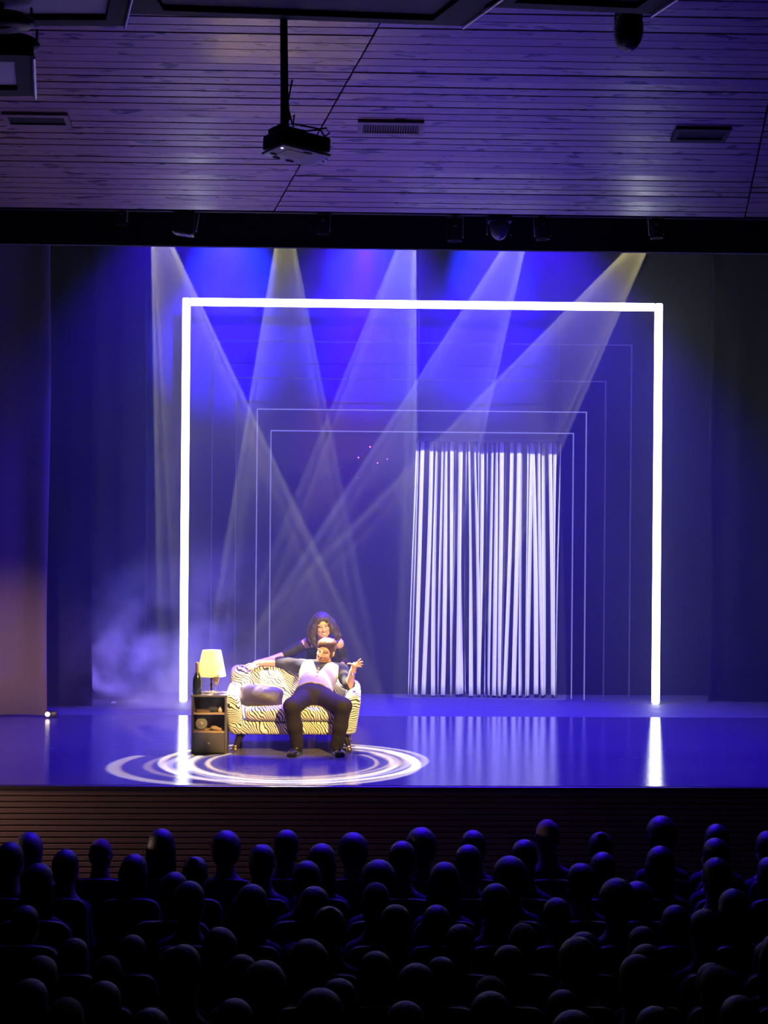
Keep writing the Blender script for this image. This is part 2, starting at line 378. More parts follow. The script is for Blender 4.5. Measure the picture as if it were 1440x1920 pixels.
# front-of-house spots, then added fills for the ceiling and smoke
SOFA_T = at(548, 1285, 14.2)
def rect_gobo(corners, loc, target, soft):
    Mi = aim_matrix(loc, target).inverted(); q = [Mi @ c for c in corners]; xs = [p.x / -p.z for p in q]; ys = [p.y / -p.z for p in q]
    def f(l, T):
        nt, em, (x, y) = gobo_nodes(l)
        k = None
        for c, a, b in ((x, min(xs), max(xs)), (y, min(ys), max(ys))):
            for e0, e1 in ((a, a + soft), (b, b - soft)):
                m = nt.nodes.new('ShaderNodeMapRange'); m.inputs[1].default_value = e0; m.inputs[2].default_value = e1
                nt.links.new(c, m.inputs[0]); k = m.outputs[0] if k is None else math_node(nt, 'MULTIPLY', k, m.outputs[0])
        nt.links.new(k, em.inputs[1])
    return f
CY = YL + 0.55                                 # the strip curtain's depth
lc = Vector((0.9, 9.2, 4.9)); tcur = at(908, 1080, CY)
spot('curtain_spot', lc, tcur, 4300, (1.0, 0.97, 0.93), 30, 0.0, 0.008, rect_gobo([at(758, 853, CY), at(1050, 853, CY), at(758, 1312, CY), at(1050, 1312, CY)], lc, tcur, 0.001))
spot('key_spot', (1.6, 8.6, 4.2), at(536, 1262, 14.4), 5000, (1.0, 0.66, 0.15), 16.5, 0.25, 0.05)
spot('lavender_spot', (-3.1, 11.6, 4.6), SOFA_T + Vector((-0.1, 0, 0.1)), 480, (0.92, 0.46, 1.0), 17, 0.5, 0.05)
spot('warm_side_spot', (-3.0, 8.6, 0.9), at(10, 1290, 16.4), 1700, (1.0, 0.58, 0.40), 21, 1.0, 0.1)
spot('fascia_spot', (-4.6, 11.98, 0.1), (-0.7, YF, -0.34), 300, (1.0, 0.62, 0.52), 46, 1.0, 0.1)
spot('violet_ceiling_fill', (-1.4, 11.9, -0.9), (-0.7, 10.5, 5), 190, (0.50, 0.33, 1.0), 58, 1.0, 0.15)  # unseen lamp added to brighten the ceiling on the left
spot('blue_ceiling_fill', (1.6, 11.9, -0.9), (1.2, 10.9, 5), 260, (0.13, 0.05, 1.0), 52, 1.0, 0.15)  # second added lamp, out of view, turns the ceiling blue
spot('smoke_fill', (at(118, 1200, 17.5).x, 17.5, 0.35), (at(330, 1180, 17.4).x, 17.4, 0.6), 300, (0.26, 0.18, 1.0), 80, 0.8, 0.05)  # hidden behind the drape, added to light up the smoke
spot('red_spot', at(690, 420, 16.2), at(650, 850, YB), 1100, (1.0, 0.04, 0.16), 30, 1.0, 0.05)

# low smoke drifting behind the sofa on the left
SM = bpy.data.materials.new('drifting_smoke'); SM.use_nodes = True; nt = SM.node_tree; nt.nodes.remove(nt.nodes['Principled BSDF'])
v2 = nt.nodes.new('ShaderNodeVolumeScatter'); v2.inputs['Color'].default_value = (0.93, 0.93, 1.0, 1)
tc = nt.nodes.new('ShaderNodeTexCoord'); n_ = nt.nodes.new('ShaderNodeTexNoise'); n_.inputs['Scale'].default_value = 1.5; n_.inputs['Detail'].default_value = 3
nt.links.new(tc.outputs['Object'], n_.inputs['Vector'])
sx = nt.nodes.new('ShaderNodeSeparateXYZ'); nt.links.new(tc.outputs['Generated'], sx.inputs[0])
def ramp_(out, a, b_, c0, c1):
    m_ = nt.nodes.new('ShaderNodeMapRange'); m_.interpolation_type = 'SMOOTHSTEP'; m_.inputs[1].default_value = a; m_.inputs[2].default_value = b_; m_.inputs[3].default_value = c0; m_.inputs[4].default_value = c1
    nt.links.new(out, m_.inputs[0]); return m_.outputs[0]
k_ = math_node(nt, 'MULTIPLY', ramp_(n_.outputs[0], 0.36, 0.68, 0.0, 1.0), ramp_(sx.outputs[2], 0.0, 1.0, 1.0, 0.0))
k_ = math_node(nt, 'MULTIPLY', k_, math_node(nt, 'MULTIPLY', ramp_(sx.outputs[0], 0.0, 0.3, 0.0, 1.0), ramp_(sx.outputs[0], 0.7, 1.0, 1.0, 0.0)))
nt.links.new(math_node(nt, 'MULTIPLY', k_, 1.7), v2.inputs['Density'])
nt.links.new(v2.outputs[0], nt.nodes['Material Output'].inputs['Volume'])
xs0, xs1 = at(96, 1200, 17.3).x, at(520, 1200, 17.3).x
so_ = MB().box(((xs0 + xs1) / 2, 17.28, 1.06), (xs1 - xs0, 0.7, 2.08)).build('drifting_smoke', SM, None, org=((xs0 + xs1) / 2, 17.28, 0.02)); tag(so_, 'low drifting smoke left of the light frame', 'smoke', kind='stuff')
# haze over the stage
HM = bpy.data.materials.new('stage_haze'); HM.use_nodes = True; nt = HM.node_tree
nt.nodes.remove(nt.nodes['Principled BSDF'])
vs = nt.nodes.new('ShaderNodeVolumeScatter'); vs.inputs['Color'].default_value = (0.95, 0.95, 1.0, 1); vs.inputs['Density'].default_value = 0.023; vs.inputs['Anisotropy'].default_value = 0.25
nt.links.new(vs.outputs[0], nt.nodes['Material Output'].inputs['Volume'])
hz = MB().box(((XL + XR) / 2, (13.7 + 18.55) / 2, 3.02), (XR - XL - 0.2, 18.55 - 13.7, 6.0)).build('stage_haze', HM); tag(hz, 'thin theatre haze hanging over the stage', 'haze', kind='stuff')
# ================================================================== smooth solids from distance fields
class Field:
    """Smooth union of rounded shapes on a grid, meshed as one continuous surface."""
    def __init__(s, lo, hi, h):
        s.lo = np.array(lo, float); s.h = h
        s.n = np.ceil((np.array(hi, float) - s.lo) / h).astype(int) + 1
        s.f = np.full(s.n, 1.0)
        s.ax = [s.lo[i] + h * np.arange(s.n[i]) for i in range(3)]
    def _sub(s, lo, hi, pad):
        sl = []
        for i in range(3):
            a = int(max(0, math.floor((lo[i] - pad - s.lo[i]) / s.h))); b = int(min(s.n[i], math.ceil((hi[i] + pad - s.lo[i]) / s.h) + 1))
            if b <= a: return None, None
            sl.append(slice(a, b))
        sl = tuple(sl)
        return sl, np.meshgrid(s.ax[0][sl[0]], s.ax[1][sl[1]], s.ax[2][sl[2]], indexing='ij', sparse=True)
    def put(s, lo, hi, fn, k=0.02, cut=False):
        pad = k + 4 * s.h
        sl, G = s._sub(lo, hi, pad)
        if sl is None: return s
        d = fn(*G); a = s.f[sl]
        if cut:
            d = -d; h = np.clip(0.5 - 0.5 * (a - d) / max(k, 1e-5), 0, 1)
            s.f[sl] = a * (1 - h) + d * h + k * h * (1 - h) if k > 0 else np.maximum(a, d)
        else:
            if k <= 0: s.f[sl] = np.minimum(a, d)
            else:
                h = np.clip(0.5 + 0.5 * (a - d) / k, 0, 1); s.f[sl] = a * (1 - h) + d * h - k * h * (1 - h)
        return s
    def cap(s, a, b, ra, rb=None, k=0.02, cut=False, flat=None):   # tapered capsule
        rb = ra if rb is None else rb; a = np.array(a, float); b = np.array(b, float); R = max(ra, rb)
        lo = np.minimum(a, b) - R; hi = np.maximum(a, b) + R; ab = b - a; L = max(ab @ ab, 1e-12)
        def fn(X, Y, Z):
            t = np.clip(((X - a[0]) * ab[0] + (Y - a[1]) * ab[1] + (Z - a[2]) * ab[2]) / L, 0, 1)
            return np.sqrt((X - a[0] - t * ab[0]) ** 2 + (Y - a[1] - t * ab[1]) ** 2 + (Z - a[2] - t * ab[2]) ** 2) - (ra + (rb - ra) * t)
        return s.put(lo, hi, fn, k, cut)
    def chain(s, pts, rs, k=0.015):
        for i in range(len(pts) - 1): s.cap(pts[i], pts[i + 1], rs[i], rs[i + 1], k)
        return s
    def ell(s, c, r, rot=None, k=0.02, cut=False):
        c = np.array(c, float); r = np.array(r, float); M = np.array(rot.transposed() if rot is not None else Matrix.Identity(3)); R = r.max()
        def fn(X, Y, Z):
            x, y, z = X - c[0], Y - c[1], Z - c[2]
            u = (M[0, 0] * x + M[0, 1] * y + M[0, 2] * z) / r[0]; v = (M[1, 0] * x + M[1, 1] * y + M[1, 2] * z) / r[1]; w_ = (M[2, 0] * x + M[2, 1] * y + M[2, 2] * z) / r[2]
            q = np.sqrt(u * u + v * v + w_ * w_); g = np.sqrt((u / r[0]) ** 2 + (v / r[1]) ** 2 + (w_ / r[2]) ** 2)
            return q * (q - 1) / np.maximum(g, 1e-6)
        return s.put(c - R, c + R, fn, k, cut)
    def rbox(s, c, half, rad, rot=None, k=0.02, cut=False):
        c = np.array(c, float); half = np.array(half, float) - rad; M = np.array(rot.transposed() if rot is not None else Matrix.Identity(3)); R = float(np.linalg.norm(half)) + rad
        def fn(X, Y, Z):
            x, y, z = X - c[0], Y - c[1], Z - c[2]
            q = [np.abs(M[i, 0] * x + M[i, 1] * y + M[i, 2] * z) - half[i] for i in range(3)]
            return np.sqrt(sum(np.maximum(t, 0) ** 2 for t in q)) + np.minimum(np.maximum(np.maximum(q[0], q[1]), q[2]), 0) - rad
        return s.put(c - R, c + R, fn, k, cut)
    def mesh(s, name, mats, org=(0, 0, 0), pick=None, smooth=1):
        f = s.f; h = s.h; ins = f < 0
        cnt = np.zeros(np.array(f.shape) - 1); acc = [np.zeros(cnt.shape) for _ in range(3)]
        n0, n1, n2 = f.shape
        for ax in range(3):
            sl0 = [slice(None)] * 3; sl1 = [slice(None)] * 3; sl0[ax] = slice(0, -1); sl1[ax] = slice(1, None)
            a, b = f[tuple(sl0)], f[tuple(sl1)]; cr = (a < 0) != (b < 0); t = np.where(cr, a / np.where(cr, a - b, 1), 0)
            o1, o2 = [i for i in range(3) if i != ax]
            for d1 in (0, 1):
                for d2 in (0, 1):
                    sl = [slice(None)] * 3
                    sl[o1] = slice(d1, cr.shape[o1] - 1 + d1); sl[o2] = slice(d2, cr.shape[o2] - 1 + d2); sl = tuple(sl)
                    c = cr[sl]; cnt += c; acc[ax] += np.where(c, t[sl], 0); acc[o1] += c * d1; acc[o2] += c * d2
        act = cnt > 0; ids = np.full(cnt.shape, -1); ids[act] = np.arange(act.sum())
        I = np.argwhere(act); V = np.stack([acc[i][act] / cnt[act] for i in range(3)], 1)
        V = s.lo + h * (I + V)
        F = []
        for ax in range(3):
            o1, o2 = [(1, 2), (2, 0), (0, 1)][ax]
            sl0 = [slice(1, -1)] * 3; sl1 = [slice(1, -1)] * 3; sl0[ax] = slice(0, -1); sl1[ax] = slice(1, None)
            a, b = ins[tuple(sl0)], ins[tuple(sl1)]
            for flip, msk in ((False, a & ~b), (True, ~a & b)):
                P = np.argwhere(msk)
                if not len(P): continue
                P = P + 1; P[:, ax] -= 1
                def cell(d1, d2):
                    Q = P.copy(); Q[:, o1] -= d1; Q[:, o2] -= d2; return ids[Q[:, 0], Q[:, 1], Q[:, 2]]
                q = np.stack([cell(1, 1), cell(0, 1), cell(0, 0), cell(1, 0)], 1)
                F.append(q[:, ::-1] if flip else q)
        F = np.concatenate(F); F = F[(F >= 0).all(1)]
        for _ in range(smooth):
            A = np.zeros_like(V); C = np.zeros(len(V))
            for i in range(4):
                np.add.at(A, F[:, i], V[F[:, (i + 1) % 4]]); np.add.at(A, F[:, i], V[F[:, (i + 3) % 4]]); np.add.at(C, F[:, i], 2)
            V = V * 0.5 + 0.5 * A / np.maximum(C, 1)[:, None]
        me = bpy.data.meshes.new(name); me.vertices.add(len(V)); me.vertices.foreach_set('co', (V - np.array(org)).ravel())
        me.loops.add(F.size); me.loops.foreach_set('vertex_index', F.ravel().astype(np.int32))
        me.polygons.add(len(F)); me.polygons.foreach_set('loop_start', (4 * np.arange(len(F))).astype(np.int32))
        try: me.polygons.foreach_set('loop_total', np.full(len(F), 4, np.int32))
        except Exception: pass
        for M in (mats if isinstance(mats, (list, tuple)) else [mats]): me.materials.append(M)
        if pick is not None: me.polygons.foreach_set('material_index', np.asarray(pick(V[F].mean(1)), np.int32))
        me.polygons.foreach_set('use_smooth', np.ones(len(F), bool))
        me.update(calc_edges=True); me.validate(); return me
    def build(s, name, mats, parent=None, pick=None, smooth=1):
        o = Vector((0, 0, 0)); q = parent
        while q is not None: o = o + q.location; q = q.parent
        return link(bpy.data.objects.new(name, s.mesh(name, mats, tuple(o), pick, smooth)), parent)

# ================================================================== FURNITURE ON THE STAGE
def zebra(name, rot, scale=6.4):
    scale *= 2.2
    M = bpy.data.materials.new(name); M.use_nodes = True; nt = M.node_tree; b = nt.nodes['Principled BSDF']
    tc = nt.nodes.new('ShaderNodeTexCoord'); mp = nt.nodes.new('ShaderNodeMapping'); mp.inputs['Rotation'].default_value = rot
    nt.links.new(tc.outputs['Object'], mp.inputs[0])
    ns = nt.nodes.new('ShaderNodeTexNoise'); ns.inputs['Scale'].default_value = 7.5; ns.inputs['Detail'].default_value = 1.5; nt.links.new(mp.outputs[0], ns.inputs['Vector'])
    sub = nt.nodes.new('ShaderNodeVectorMath'); sub.operation = 'SUBTRACT'; sub.inputs[1].default_value = (0.5, 0.5, 0.5); nt.links.new(ns.outputs[1], sub.inputs[0])
    scl = nt.nodes.new('ShaderNodeVectorMath'); scl.operation = 'SCALE'; scl.inputs['Scale'].default_value = 0.13; nt.links.new(sub.outputs[0], scl.inputs[0])
    ad = nt.nodes.new('ShaderNodeVectorMath'); ad.operation = 'ADD'; nt.links.new(mp.outputs[0], ad.inputs[0]); nt.links.new(scl.outputs[0], ad.inputs[1])
    wv = nt.nodes.new('ShaderNodeTexWave'); wv.wave_type = 'BANDS'; wv.bands_direction = 'X'; wv.inputs['Scale'].default_value = scale; wv.inputs['Distortion'].default_value = 2.2; wv.inputs['Detail'].default_value = 1.0; wv.inputs['Detail Scale'].default_value = 1.6
    nt.links.new(ad.outputs[0], wv.inputs['Vector'])
    rp = nt.nodes.new('ShaderNodeValToRGB'); e = rp.color_ramp.elements
    e[0].position, e[0].color = 0.27, (0.016, 0.010, 0.009, 1); e[1].position, e[1].color = 0.34, (0.72, 0.66, 0.55, 1)
    nt.links.new(wv.outputs[1], rp.inputs[0]); nt.links.new(rp.outputs[0], b.inputs['Base Color'])
    b.inputs['Roughness'].default_value = 0.75; b.inputs['Sheen Weight'].default_value = 0.3
    return M
SX, SY = at(550, 1400, 14.4).x, 14.42           # the sofa's middle
sofa = empty('sofa', (SX, SY, 0), 'zebra striped two seat sofa with flared arms on dark legs', 'sofa')
W2 = 0.625
def smax(a, b, k=0.05):
    h = np.clip(0.5 - 0.5 * (a - b) / k, 0, 1); return a * (1 - h) + b * h + k * h * (1 - h)
# back rest: high on the left, falling to the right arm
F = Field((SX - 0.72, SY - 0.1, 0.1), (SX + 0.72, SY + 0.5, 0.9), 0.012)
def back_fn(X, Y, Z):
    x = X - SX; top = 0.728 - 0.15 / (1 + np.exp(-(x - 0.36) * 16)) - 0.9 * np.maximum(0, -x - 0.54) ** 2 * 6
    yc = SY + 0.22 + (Z - 0.3) * 0.22
    side = np.abs(x) - (0.56 + 0.13 * (Z - 0.2))
    return smax(smax(np.abs(Y - yc) - 0.085, Z - top, 0.09), smax(0.17 - Z, side, 0.09), 0.06)
F.put((SX - .7, SY - .1, .1), (SX + .7, SY + .5, .9), back_fn, 0)
F.build('backrest', zebra('zebra_back', (0, 0.95, 0.2), 6.6), sofa)
for sgn, nm in ((-1, 'arm'), (1, 'arm')):
    F = Field((SX + sgn * 0.58 - 0.26, SY - 0.5, 0.08), (SX + sgn * 0.58 + 0.26, SY + 0.42, 0.75), 0.012)
    def arm_fn(X, Y, Z, sgn=sgn):
        x = (X - SX) * sgn; y = Y - SY
        xc = 0.50 + 0.17 * (Z - 0.16) ** 0.9 * 1.0 if False else 0.505 + 0.155 * np.clip(Z - 0.16, 0, 1)
        top = 0.562 + 0.05 * np.clip(y + 0.36, 0, 1)
        return smax(smax(np.abs(x - xc) - 0.072, Z - top, 0.12), smax(0.155 - Z, np.abs(y - 0.0) - 0.385, 0.06), 0.05)
    F.put((SX + sgn * .58 - .22, SY - .45, .1), (SX + sgn * .58 + .22, SY + .42, .72), arm_fn, 0)
    F.build(nm, zebra('zebra_arm' + ('_a' if sgn < 0 else '_b'), (0, 1.35 * -sgn, 0.1), 7.4), sofa)
F = Field((SX - 0.62, SY - 0.5, 0.1), (SX + 0.62, SY + 0.4, 0.36), 0.012)
F.rbox((SX, SY - 0.03, 0.222), (0.50, 0.345, 0.064), 0.03, k=0).build('seat_base', zebra('zebra_base', (0, 0.55, 0), 6.6), sofa)
F = Field((SX - 0.55, SY - 0.5, 0.2), (SX + 0.55, SY + 0.3, 0.52), 0.012)
F.rbox((SX, SY - 0.09, 0.348), (0.437, 0.32, 0.066), 0.055, k=0).ell((SX, SY - 0.12, 0.385), (0.40, 0.28, 0.045), k=0.04).build('seat_cushion', zebra('zebra_seat', (0.2, 0.55, 0), 6.2), sofa)
leg_mat = mat('dark_lacquered_wood', (0.022, 0.016, 0.016), 0.3, noise=0.2)
brass = mat('polished_brass', (0.80, 0.60, 0.28), 0.22, metal=1.0)
for sx, sy in ((-1, -1), (1, -1), (-1, 1), (1, 1)):
    lg = MB().tube([(SX + sx * 0.47, SY + sy * 0.28, 0.165), (SX + sx * 0.495, SY + sy * 0.30, 0.10), (SX + sx * 0.52, SY + sy * 0.315, 0.045)], [0.042, 0.03, 0.018], 10).build('leg', leg_mat, sofa, True)
    MB().lathe([(0.0, 0.0), (0.022, 0.004), (0.03, 0.02), (0.022, 0.036), (0.016, 0.042), (0.025, 0.047), (0.02, 0.056), (0.0, 0.058)], 14, (SX + sx * 0.522, SY + sy * 0.316, 0.001)).build('caster_foot', brass, lg, True)
# cushion lying against the left arm
cush_mat = mat('plum_satin', (0.030, 0.019, 0.045), 0.5, noise=0.3, nscale=8, bump=0.25, bscale=14, sheen=0.4)
cc = at(490, 1306, 14.16); F = Field(np.array(cc) - 0.3, np.array(cc) + 0.3, 0.01)
rc = Euler((math.radians(-20), math.radians(7), 0)).to_matrix()
F.ell(cc, (0.195, 0.075, 0.105), rc, k=0)
for a, b in ((-1, -1), (1, -1), (-1, 1), (1, 1)):
    F.ell(Vector(cc) + rc @ Vector((a * 0.13, 0, b * 0.058)), (0.07, 0.034, 0.045), rc, k=0.045)
cu = F.build('throw_cushion', cush_mat); tag(cu, 'dark plum satin cushion lying on the zebra sofa', 'cushion')

# shelf unit left of the sofa
shelf_mat = mat('charcoal_laminate', (0.075, 0.062, 0.06), 0.55, noise=0.15)
edge_mat = mat('worn_wood_edge', (0.34, 0.22, 0.15), 0.6, noise=0.3, nscale=30)
KX, KY = at(391.5, 1400, 13.95).x, 14.10; KW, KD, KH = 0.318, 0.30, 0.515
rk = empty('shelf_unit', (KX, KY, 0), 'charcoal shelf unit with two open shelves beside the sofa', 'shelf')
t = 0.018
for s_ in (-1, 1): MB().box((KX + s_ * (KW / 2 - t / 2), KY, KH / 2), (t, KD, KH - 0.001)).build('side_panel', shelf_mat, rk)
MB().box((KX, KY + KD / 2 - 0.006, KH / 2), (KW - 2 * t, 0.01, KH - 0.02)).build('back_panel', shelf_mat, rk)
MB().rbox((KX, KY, KH + 0.008), (KW + 0.012, KD + 0.01, 0.02), 0.004).build('top', shelf_mat, rk)
for z in (0.362, 0.196):
    MB().box((KX, KY - 0.004, z), (KW - 2 * t, KD - 0.02, 0.016)).build('shelf_board', edge_mat, rk)
dr = MB().rbox((KX, KY - KD / 2 + 0.012, 0.097), (KW - 2 * t - 0.006, 0.02, 0.176), 0.003).build('door', shelf_mat, rk)
MB().lathe([(0.0, 0), (0.006, 0.001), (0.005, 0.012), (0.011, 0.018), (0.011, 0.024), (0.0, 0.028)], 12, (KX - 0.002, KY - KD / 2 + 0.002, 0.098), Euler((math.radians(90), 0, 0)).to_matrix()).build('knob', mat('dull_brass', (0.42, 0.34, 0.22), 0.4, metal=0.8), dr, True)
MB().box((KX, KY, 0.009), (KW - 2 * t, KD - 0.03, 0.014)).build('plinth', shelf_mat, rk)
KT = KH + 0.018                                # top surface
# things on the shelves
b1 = MB().rbox((KX - 0.06, KY - 0.07, 0.3805), (0.13, 0.10, 0.02), 0.003, Euler((0, 0, 0.2)).to_matrix()).build('book', mat('dark_red_cover', (0.09, 0.035, 0.03), 0.55)); tag(b1, 'small dark red book on the upper shelf of the charcoal unit', 'book')
F = Field((KX - 0.05, KY - 0.15, 0.36), (KX + 0.09, KY - 0.0, 0.46), 0.006); F.ell((KX + 0.03, KY - 0.07, 0.392), (0.055, 0.05, 0.026), k=0)
g1 = F.build('beret', mat('black_felt', (0.02, 0.02, 0.022), 0.9)); tag(g1, 'soft black rounded hat on the upper shelf', 'hat')
g2 = MB().lathe([(0, 0), (0.018, 0.002), (0.022, 0.016), (0.014, 0.032), (0.008, 0.038), (0.012, 0.046), (0, 0.048)], 14, (KX + 0.095, KY - 0.085, 0.3705)).build('perfume_bottle', mat('pale_gold_glass', (0.75, 0.6, 0.4), 0.2, metal=0.5), smooth=True); tag(g2, 'tiny pale gold bottle beside the black hat', 'bottle')
rotd = Euler((math.radians(80), 0, 0)).to_matrix()
dk = empty('round_speaker', (KX - 0.075, KY - 0.06, 0.2045), 'round grey speaker leaning on the lower shelf', 'speaker')
MB().lathe([(0.0, 0), (0.05, 0.001), (0.055, 0.008), (0.055, 0.02), (0.05, 0.028), (0.0, 0.028)], 28, (KX - 0.075, KY - 0.06, 0.261), rotd).build('casing', mat('grey_plastic', (0.13, 0.115, 0.11), 0.5), dk, True)
MB().lathe([(0.0, 0.027), (0.016, 0.030), (0.018, 0.036), (0.0, 0.040)], 18, (KX - 0.075, KY - 0.06, 0.261), rotd).build('cone', mat('grey_cone', (0.2, 0.17, 0.16), 0.5), dk, True)
MB().tube([(KX - 0.085, KY - 0.075, 0.207), (KX - 0.083, KY - 0.09, 0.245)], 0.004, 6).build('stand', black_metal, dk, True)
F = Field((KX - 0.02, KY - 0.16, 0.19), (KX + 0.15, KY, 0.28), 0.006)
F.ell((KX + 0.065, KY - 0.08, 0.218), (0.055, 0.03, 0.0165), Euler((0, 0.18, 0.2)).to_matrix(), k=0).ell((KX + 0.04, KY - 0.08, 0.228), (0.03, 0.026, 0.016), k=0.02)
g3 = F.build('slipper', mat('dusty_pink_felt', (0.30, 0.19, 0.17), 0.85)); tag(g3, 'dusty pink slipper on the lower shelf', 'slipper')
# table lamp
LX, LY = at(396, 1300, 14.1).x, 14.12
lp = empty('table_lamp', (LX, LY, KT), 'lit table lamp with cream shade on the charcoal shelf unit', 'lamp')
MB().lathe([(0.0, 0.0), (0.055, 0.0), (0.055, 0.008), (0.03, 0.014), (0.012, 0.022), (0.0, 0.024)], 24, (LX, LY, KT + 0.001)).build('base', mat('silvered_lamp_base', (0.55, 0.52, 0.55), 0.25, metal=0.8), lp, True)
rows = []
for j in range(25):                            # barley-twist stem
    z = KT + 0.02 + 0.19 * j / 24; row = []
    for i in range(13):
        a = 2 * PI * i / 12; r = 0.0105 + 0.0035 * math.cos(2 * a + j * 0.9); row.append((LX + r * math.cos(a), LY + r * math.sin(a), z))
    rows.append(row)
MB().sheet(rows).build('stem', leg_mat, lp, 'all')
SHM = bpy.data.materials.new('cream_lamp_shade'); SHM.use_nodes = True; nt = SHM.node_tree; nt.nodes.remove(nt.nodes['Principled BSDF'])
d1 = nt.nodes.new('ShaderNodeBsdfDiffuse'); d1.inputs[0].default_value = (0.88, 0.78, 0.52, 1); d2 = nt.nodes.new('ShaderNodeBsdfTranslucent'); d2.inputs[0].default_value = (0.95, 0.80, 0.42, 1)
ms = nt.nodes.new('ShaderNodeMixShader'); ms.inputs[0].default_value = 0.62; nt.links.new(d1.outputs[0], ms.inputs[1]); nt.links.new(d2.outputs[0], ms.inputs[2]); nt.links.new(ms.outputs[0], nt.nodes['Material Output'].inputs[0])
z0, z1 = at(396, 1268, 14.1).z, at(396, 1219.5, 14.1).z
prof = [(0.131, z0), (0.122, z0 + 0.06), (0.11, z0 + 0.12), (0.098, z0 + 0.18), (0.085, z1)]
sh = MB().lathe(prof + [(r - 0.003, z) for r, z in reversed(prof)], 40, (LX, LY, 0), caps=False); sh.add([], [])
shade = sh.build('shade', SHM, lp, True)
MB().tube([(LX - 0.084, LY, z1 - 0.006), (LX + 0.084, LY, z1 - 0.006)], 0.002, 6).build('shade_carrier', brass, shade)
MB().lathe([(0.012, 0), (0.014, 0.02), (0.026, 0.05), (0.028, 0.065), (0.02, 0.085), (0, 0.092)], 16, (LX, LY, z0 + 0.04)).build('bulb', emit('warm_bulb', (1.0, 0.72, 0.34), 12.0), lp, True)
bl = bpy.data.lights.new('lamp_bulb_light', 'POINT'); bl.energy = 5.5; bl.color = (1.0, 0.78, 0.40); bl.shadow_soft_size = 0.03
bo_ = bpy.data.objects.new('lamp_bulb_light', bl); bo_.location = (0, 0, z0 + 0.155 - KT); link(bo_, lp)
# champagne bottle and flute
BX, BY = at(369.5, 1300, 13.99).x, 14.0
bt = empty('champagne_bottle', (BX, BY, KT), 'dark champagne bottle with gold foil neck beside the lamp', 'bottle')
MB().lathe([(0, 0.001), (0.038, 0.001), (0.041, 0.008), (0.041, 0.12), (0.037, 0.145), (0.024, 0.18), (0.016, 0.2), (0.0155, 0.206)], 24, (BX, BY, KT)).build('body', mat('dark_green_glass', (0.012, 0.016, 0.014), 0.12, coat=0.6), bt, True)
MB().lathe([(0.018, 0.196), (0.017, 0.23), (0.0165, 0.262), (0.019, 0.266), (0.019, 0.276), (0.016, 0.29), (0.0, 0.293)], 20, (BX, BY, KT)).build('foil', mat('pale_gold_foil', (0.78, 0.58, 0.38), 0.3, metal=0.9), bt, True)
GX, GY = at(404.8, 1290, 14.0).x, 14.01
glass = bpy.data.materials.new('clear_glass'); glass.use_nodes = True; gb = glass.node_tree.nodes['Principled BSDF']; gb.inputs['Transmission Weight'].default_value = 1; gb.inputs['Roughness'].default_value = 0.02; gb.inputs['IOR'].default_value = 1.3
wine = mat('pale_champagne', (0.85, 0.62, 0.22), 0.15); wine.node_tree.nodes['Principled BSDF'].inputs['Transmission Weight'].default_value = 0.6
gl = empty('champagne_flute', (GX, GY, KT), 'stemmed flute of pale champagne under the lamp shade', 'glass')
MB().lathe([(0.0, 0.001), (0.028, 0.001), (0.027, 0.004), (0.005, 0.008), (0.0035, 0.03), (0.0035, 0.07), (0.008, 0.078), (0.02, 0.10), (0.027, 0.13), (0.0285, 0.165), (0.026, 0.19), (0.0245, 0.19), (0.027, 0.165), (0.0255, 0.13), (0.0185, 0.102), (0.0, 0.08)], 22, (GX, GY, KT)).build('bowl', glass, gl, True)
MB().lathe([(0.0, 0.082), (0.0175, 0.103), (0.0245, 0.131), (0.026, 0.16), (0.0, 0.16)], 20, (GX, GY, KT)).build('champagne', wine, gl, True)
# small things on the floor by the left drape
fx = onz(91, 1346, 0.0)
fd = empty('floor_light', fx, 'small lit lamp on the floor at the foot of the left drape', 'lamp')
MB().rbox((fx.x + 0.035, fx.y + 0.04, 0.035), (0.10, 0.09, 0.07), 0.012).build('housing', black_metal, fd, True)
MB().lathe([(0, 0), (0.022, 0.003), (0.026, 0.012), (0.0, 0.02)], 16, (fx.x - 0.008, fx.y - 0.004, 0.04), Euler((math.radians(90), 0, 0)).to_matrix()).build('lens', emit('warm_lens', (1.0, 0.8, 0.5), 3.5), fd, True)
px_ = onz(212, 1319, 0.0); pp = MB().add([(px_.x - .03, px_.y, .004), (px_.x + .02, px_.y - .02, .004), (px_.x + .04, px_.y + .02, .012), (px_.x - .01, px_.y + .03, .02), (px_.x, px_.y, .028)], [(0, 1, 4), (1, 2, 4), (2, 3, 4), (3, 0, 4), (3, 2, 1, 0)]).build('paper_scrap', mat('white_paper', (0.8, 0.78, 0.75), 0.7)); tag(pp, 'crumpled scrap of white paper on the floor near the left drapes', 'paper')

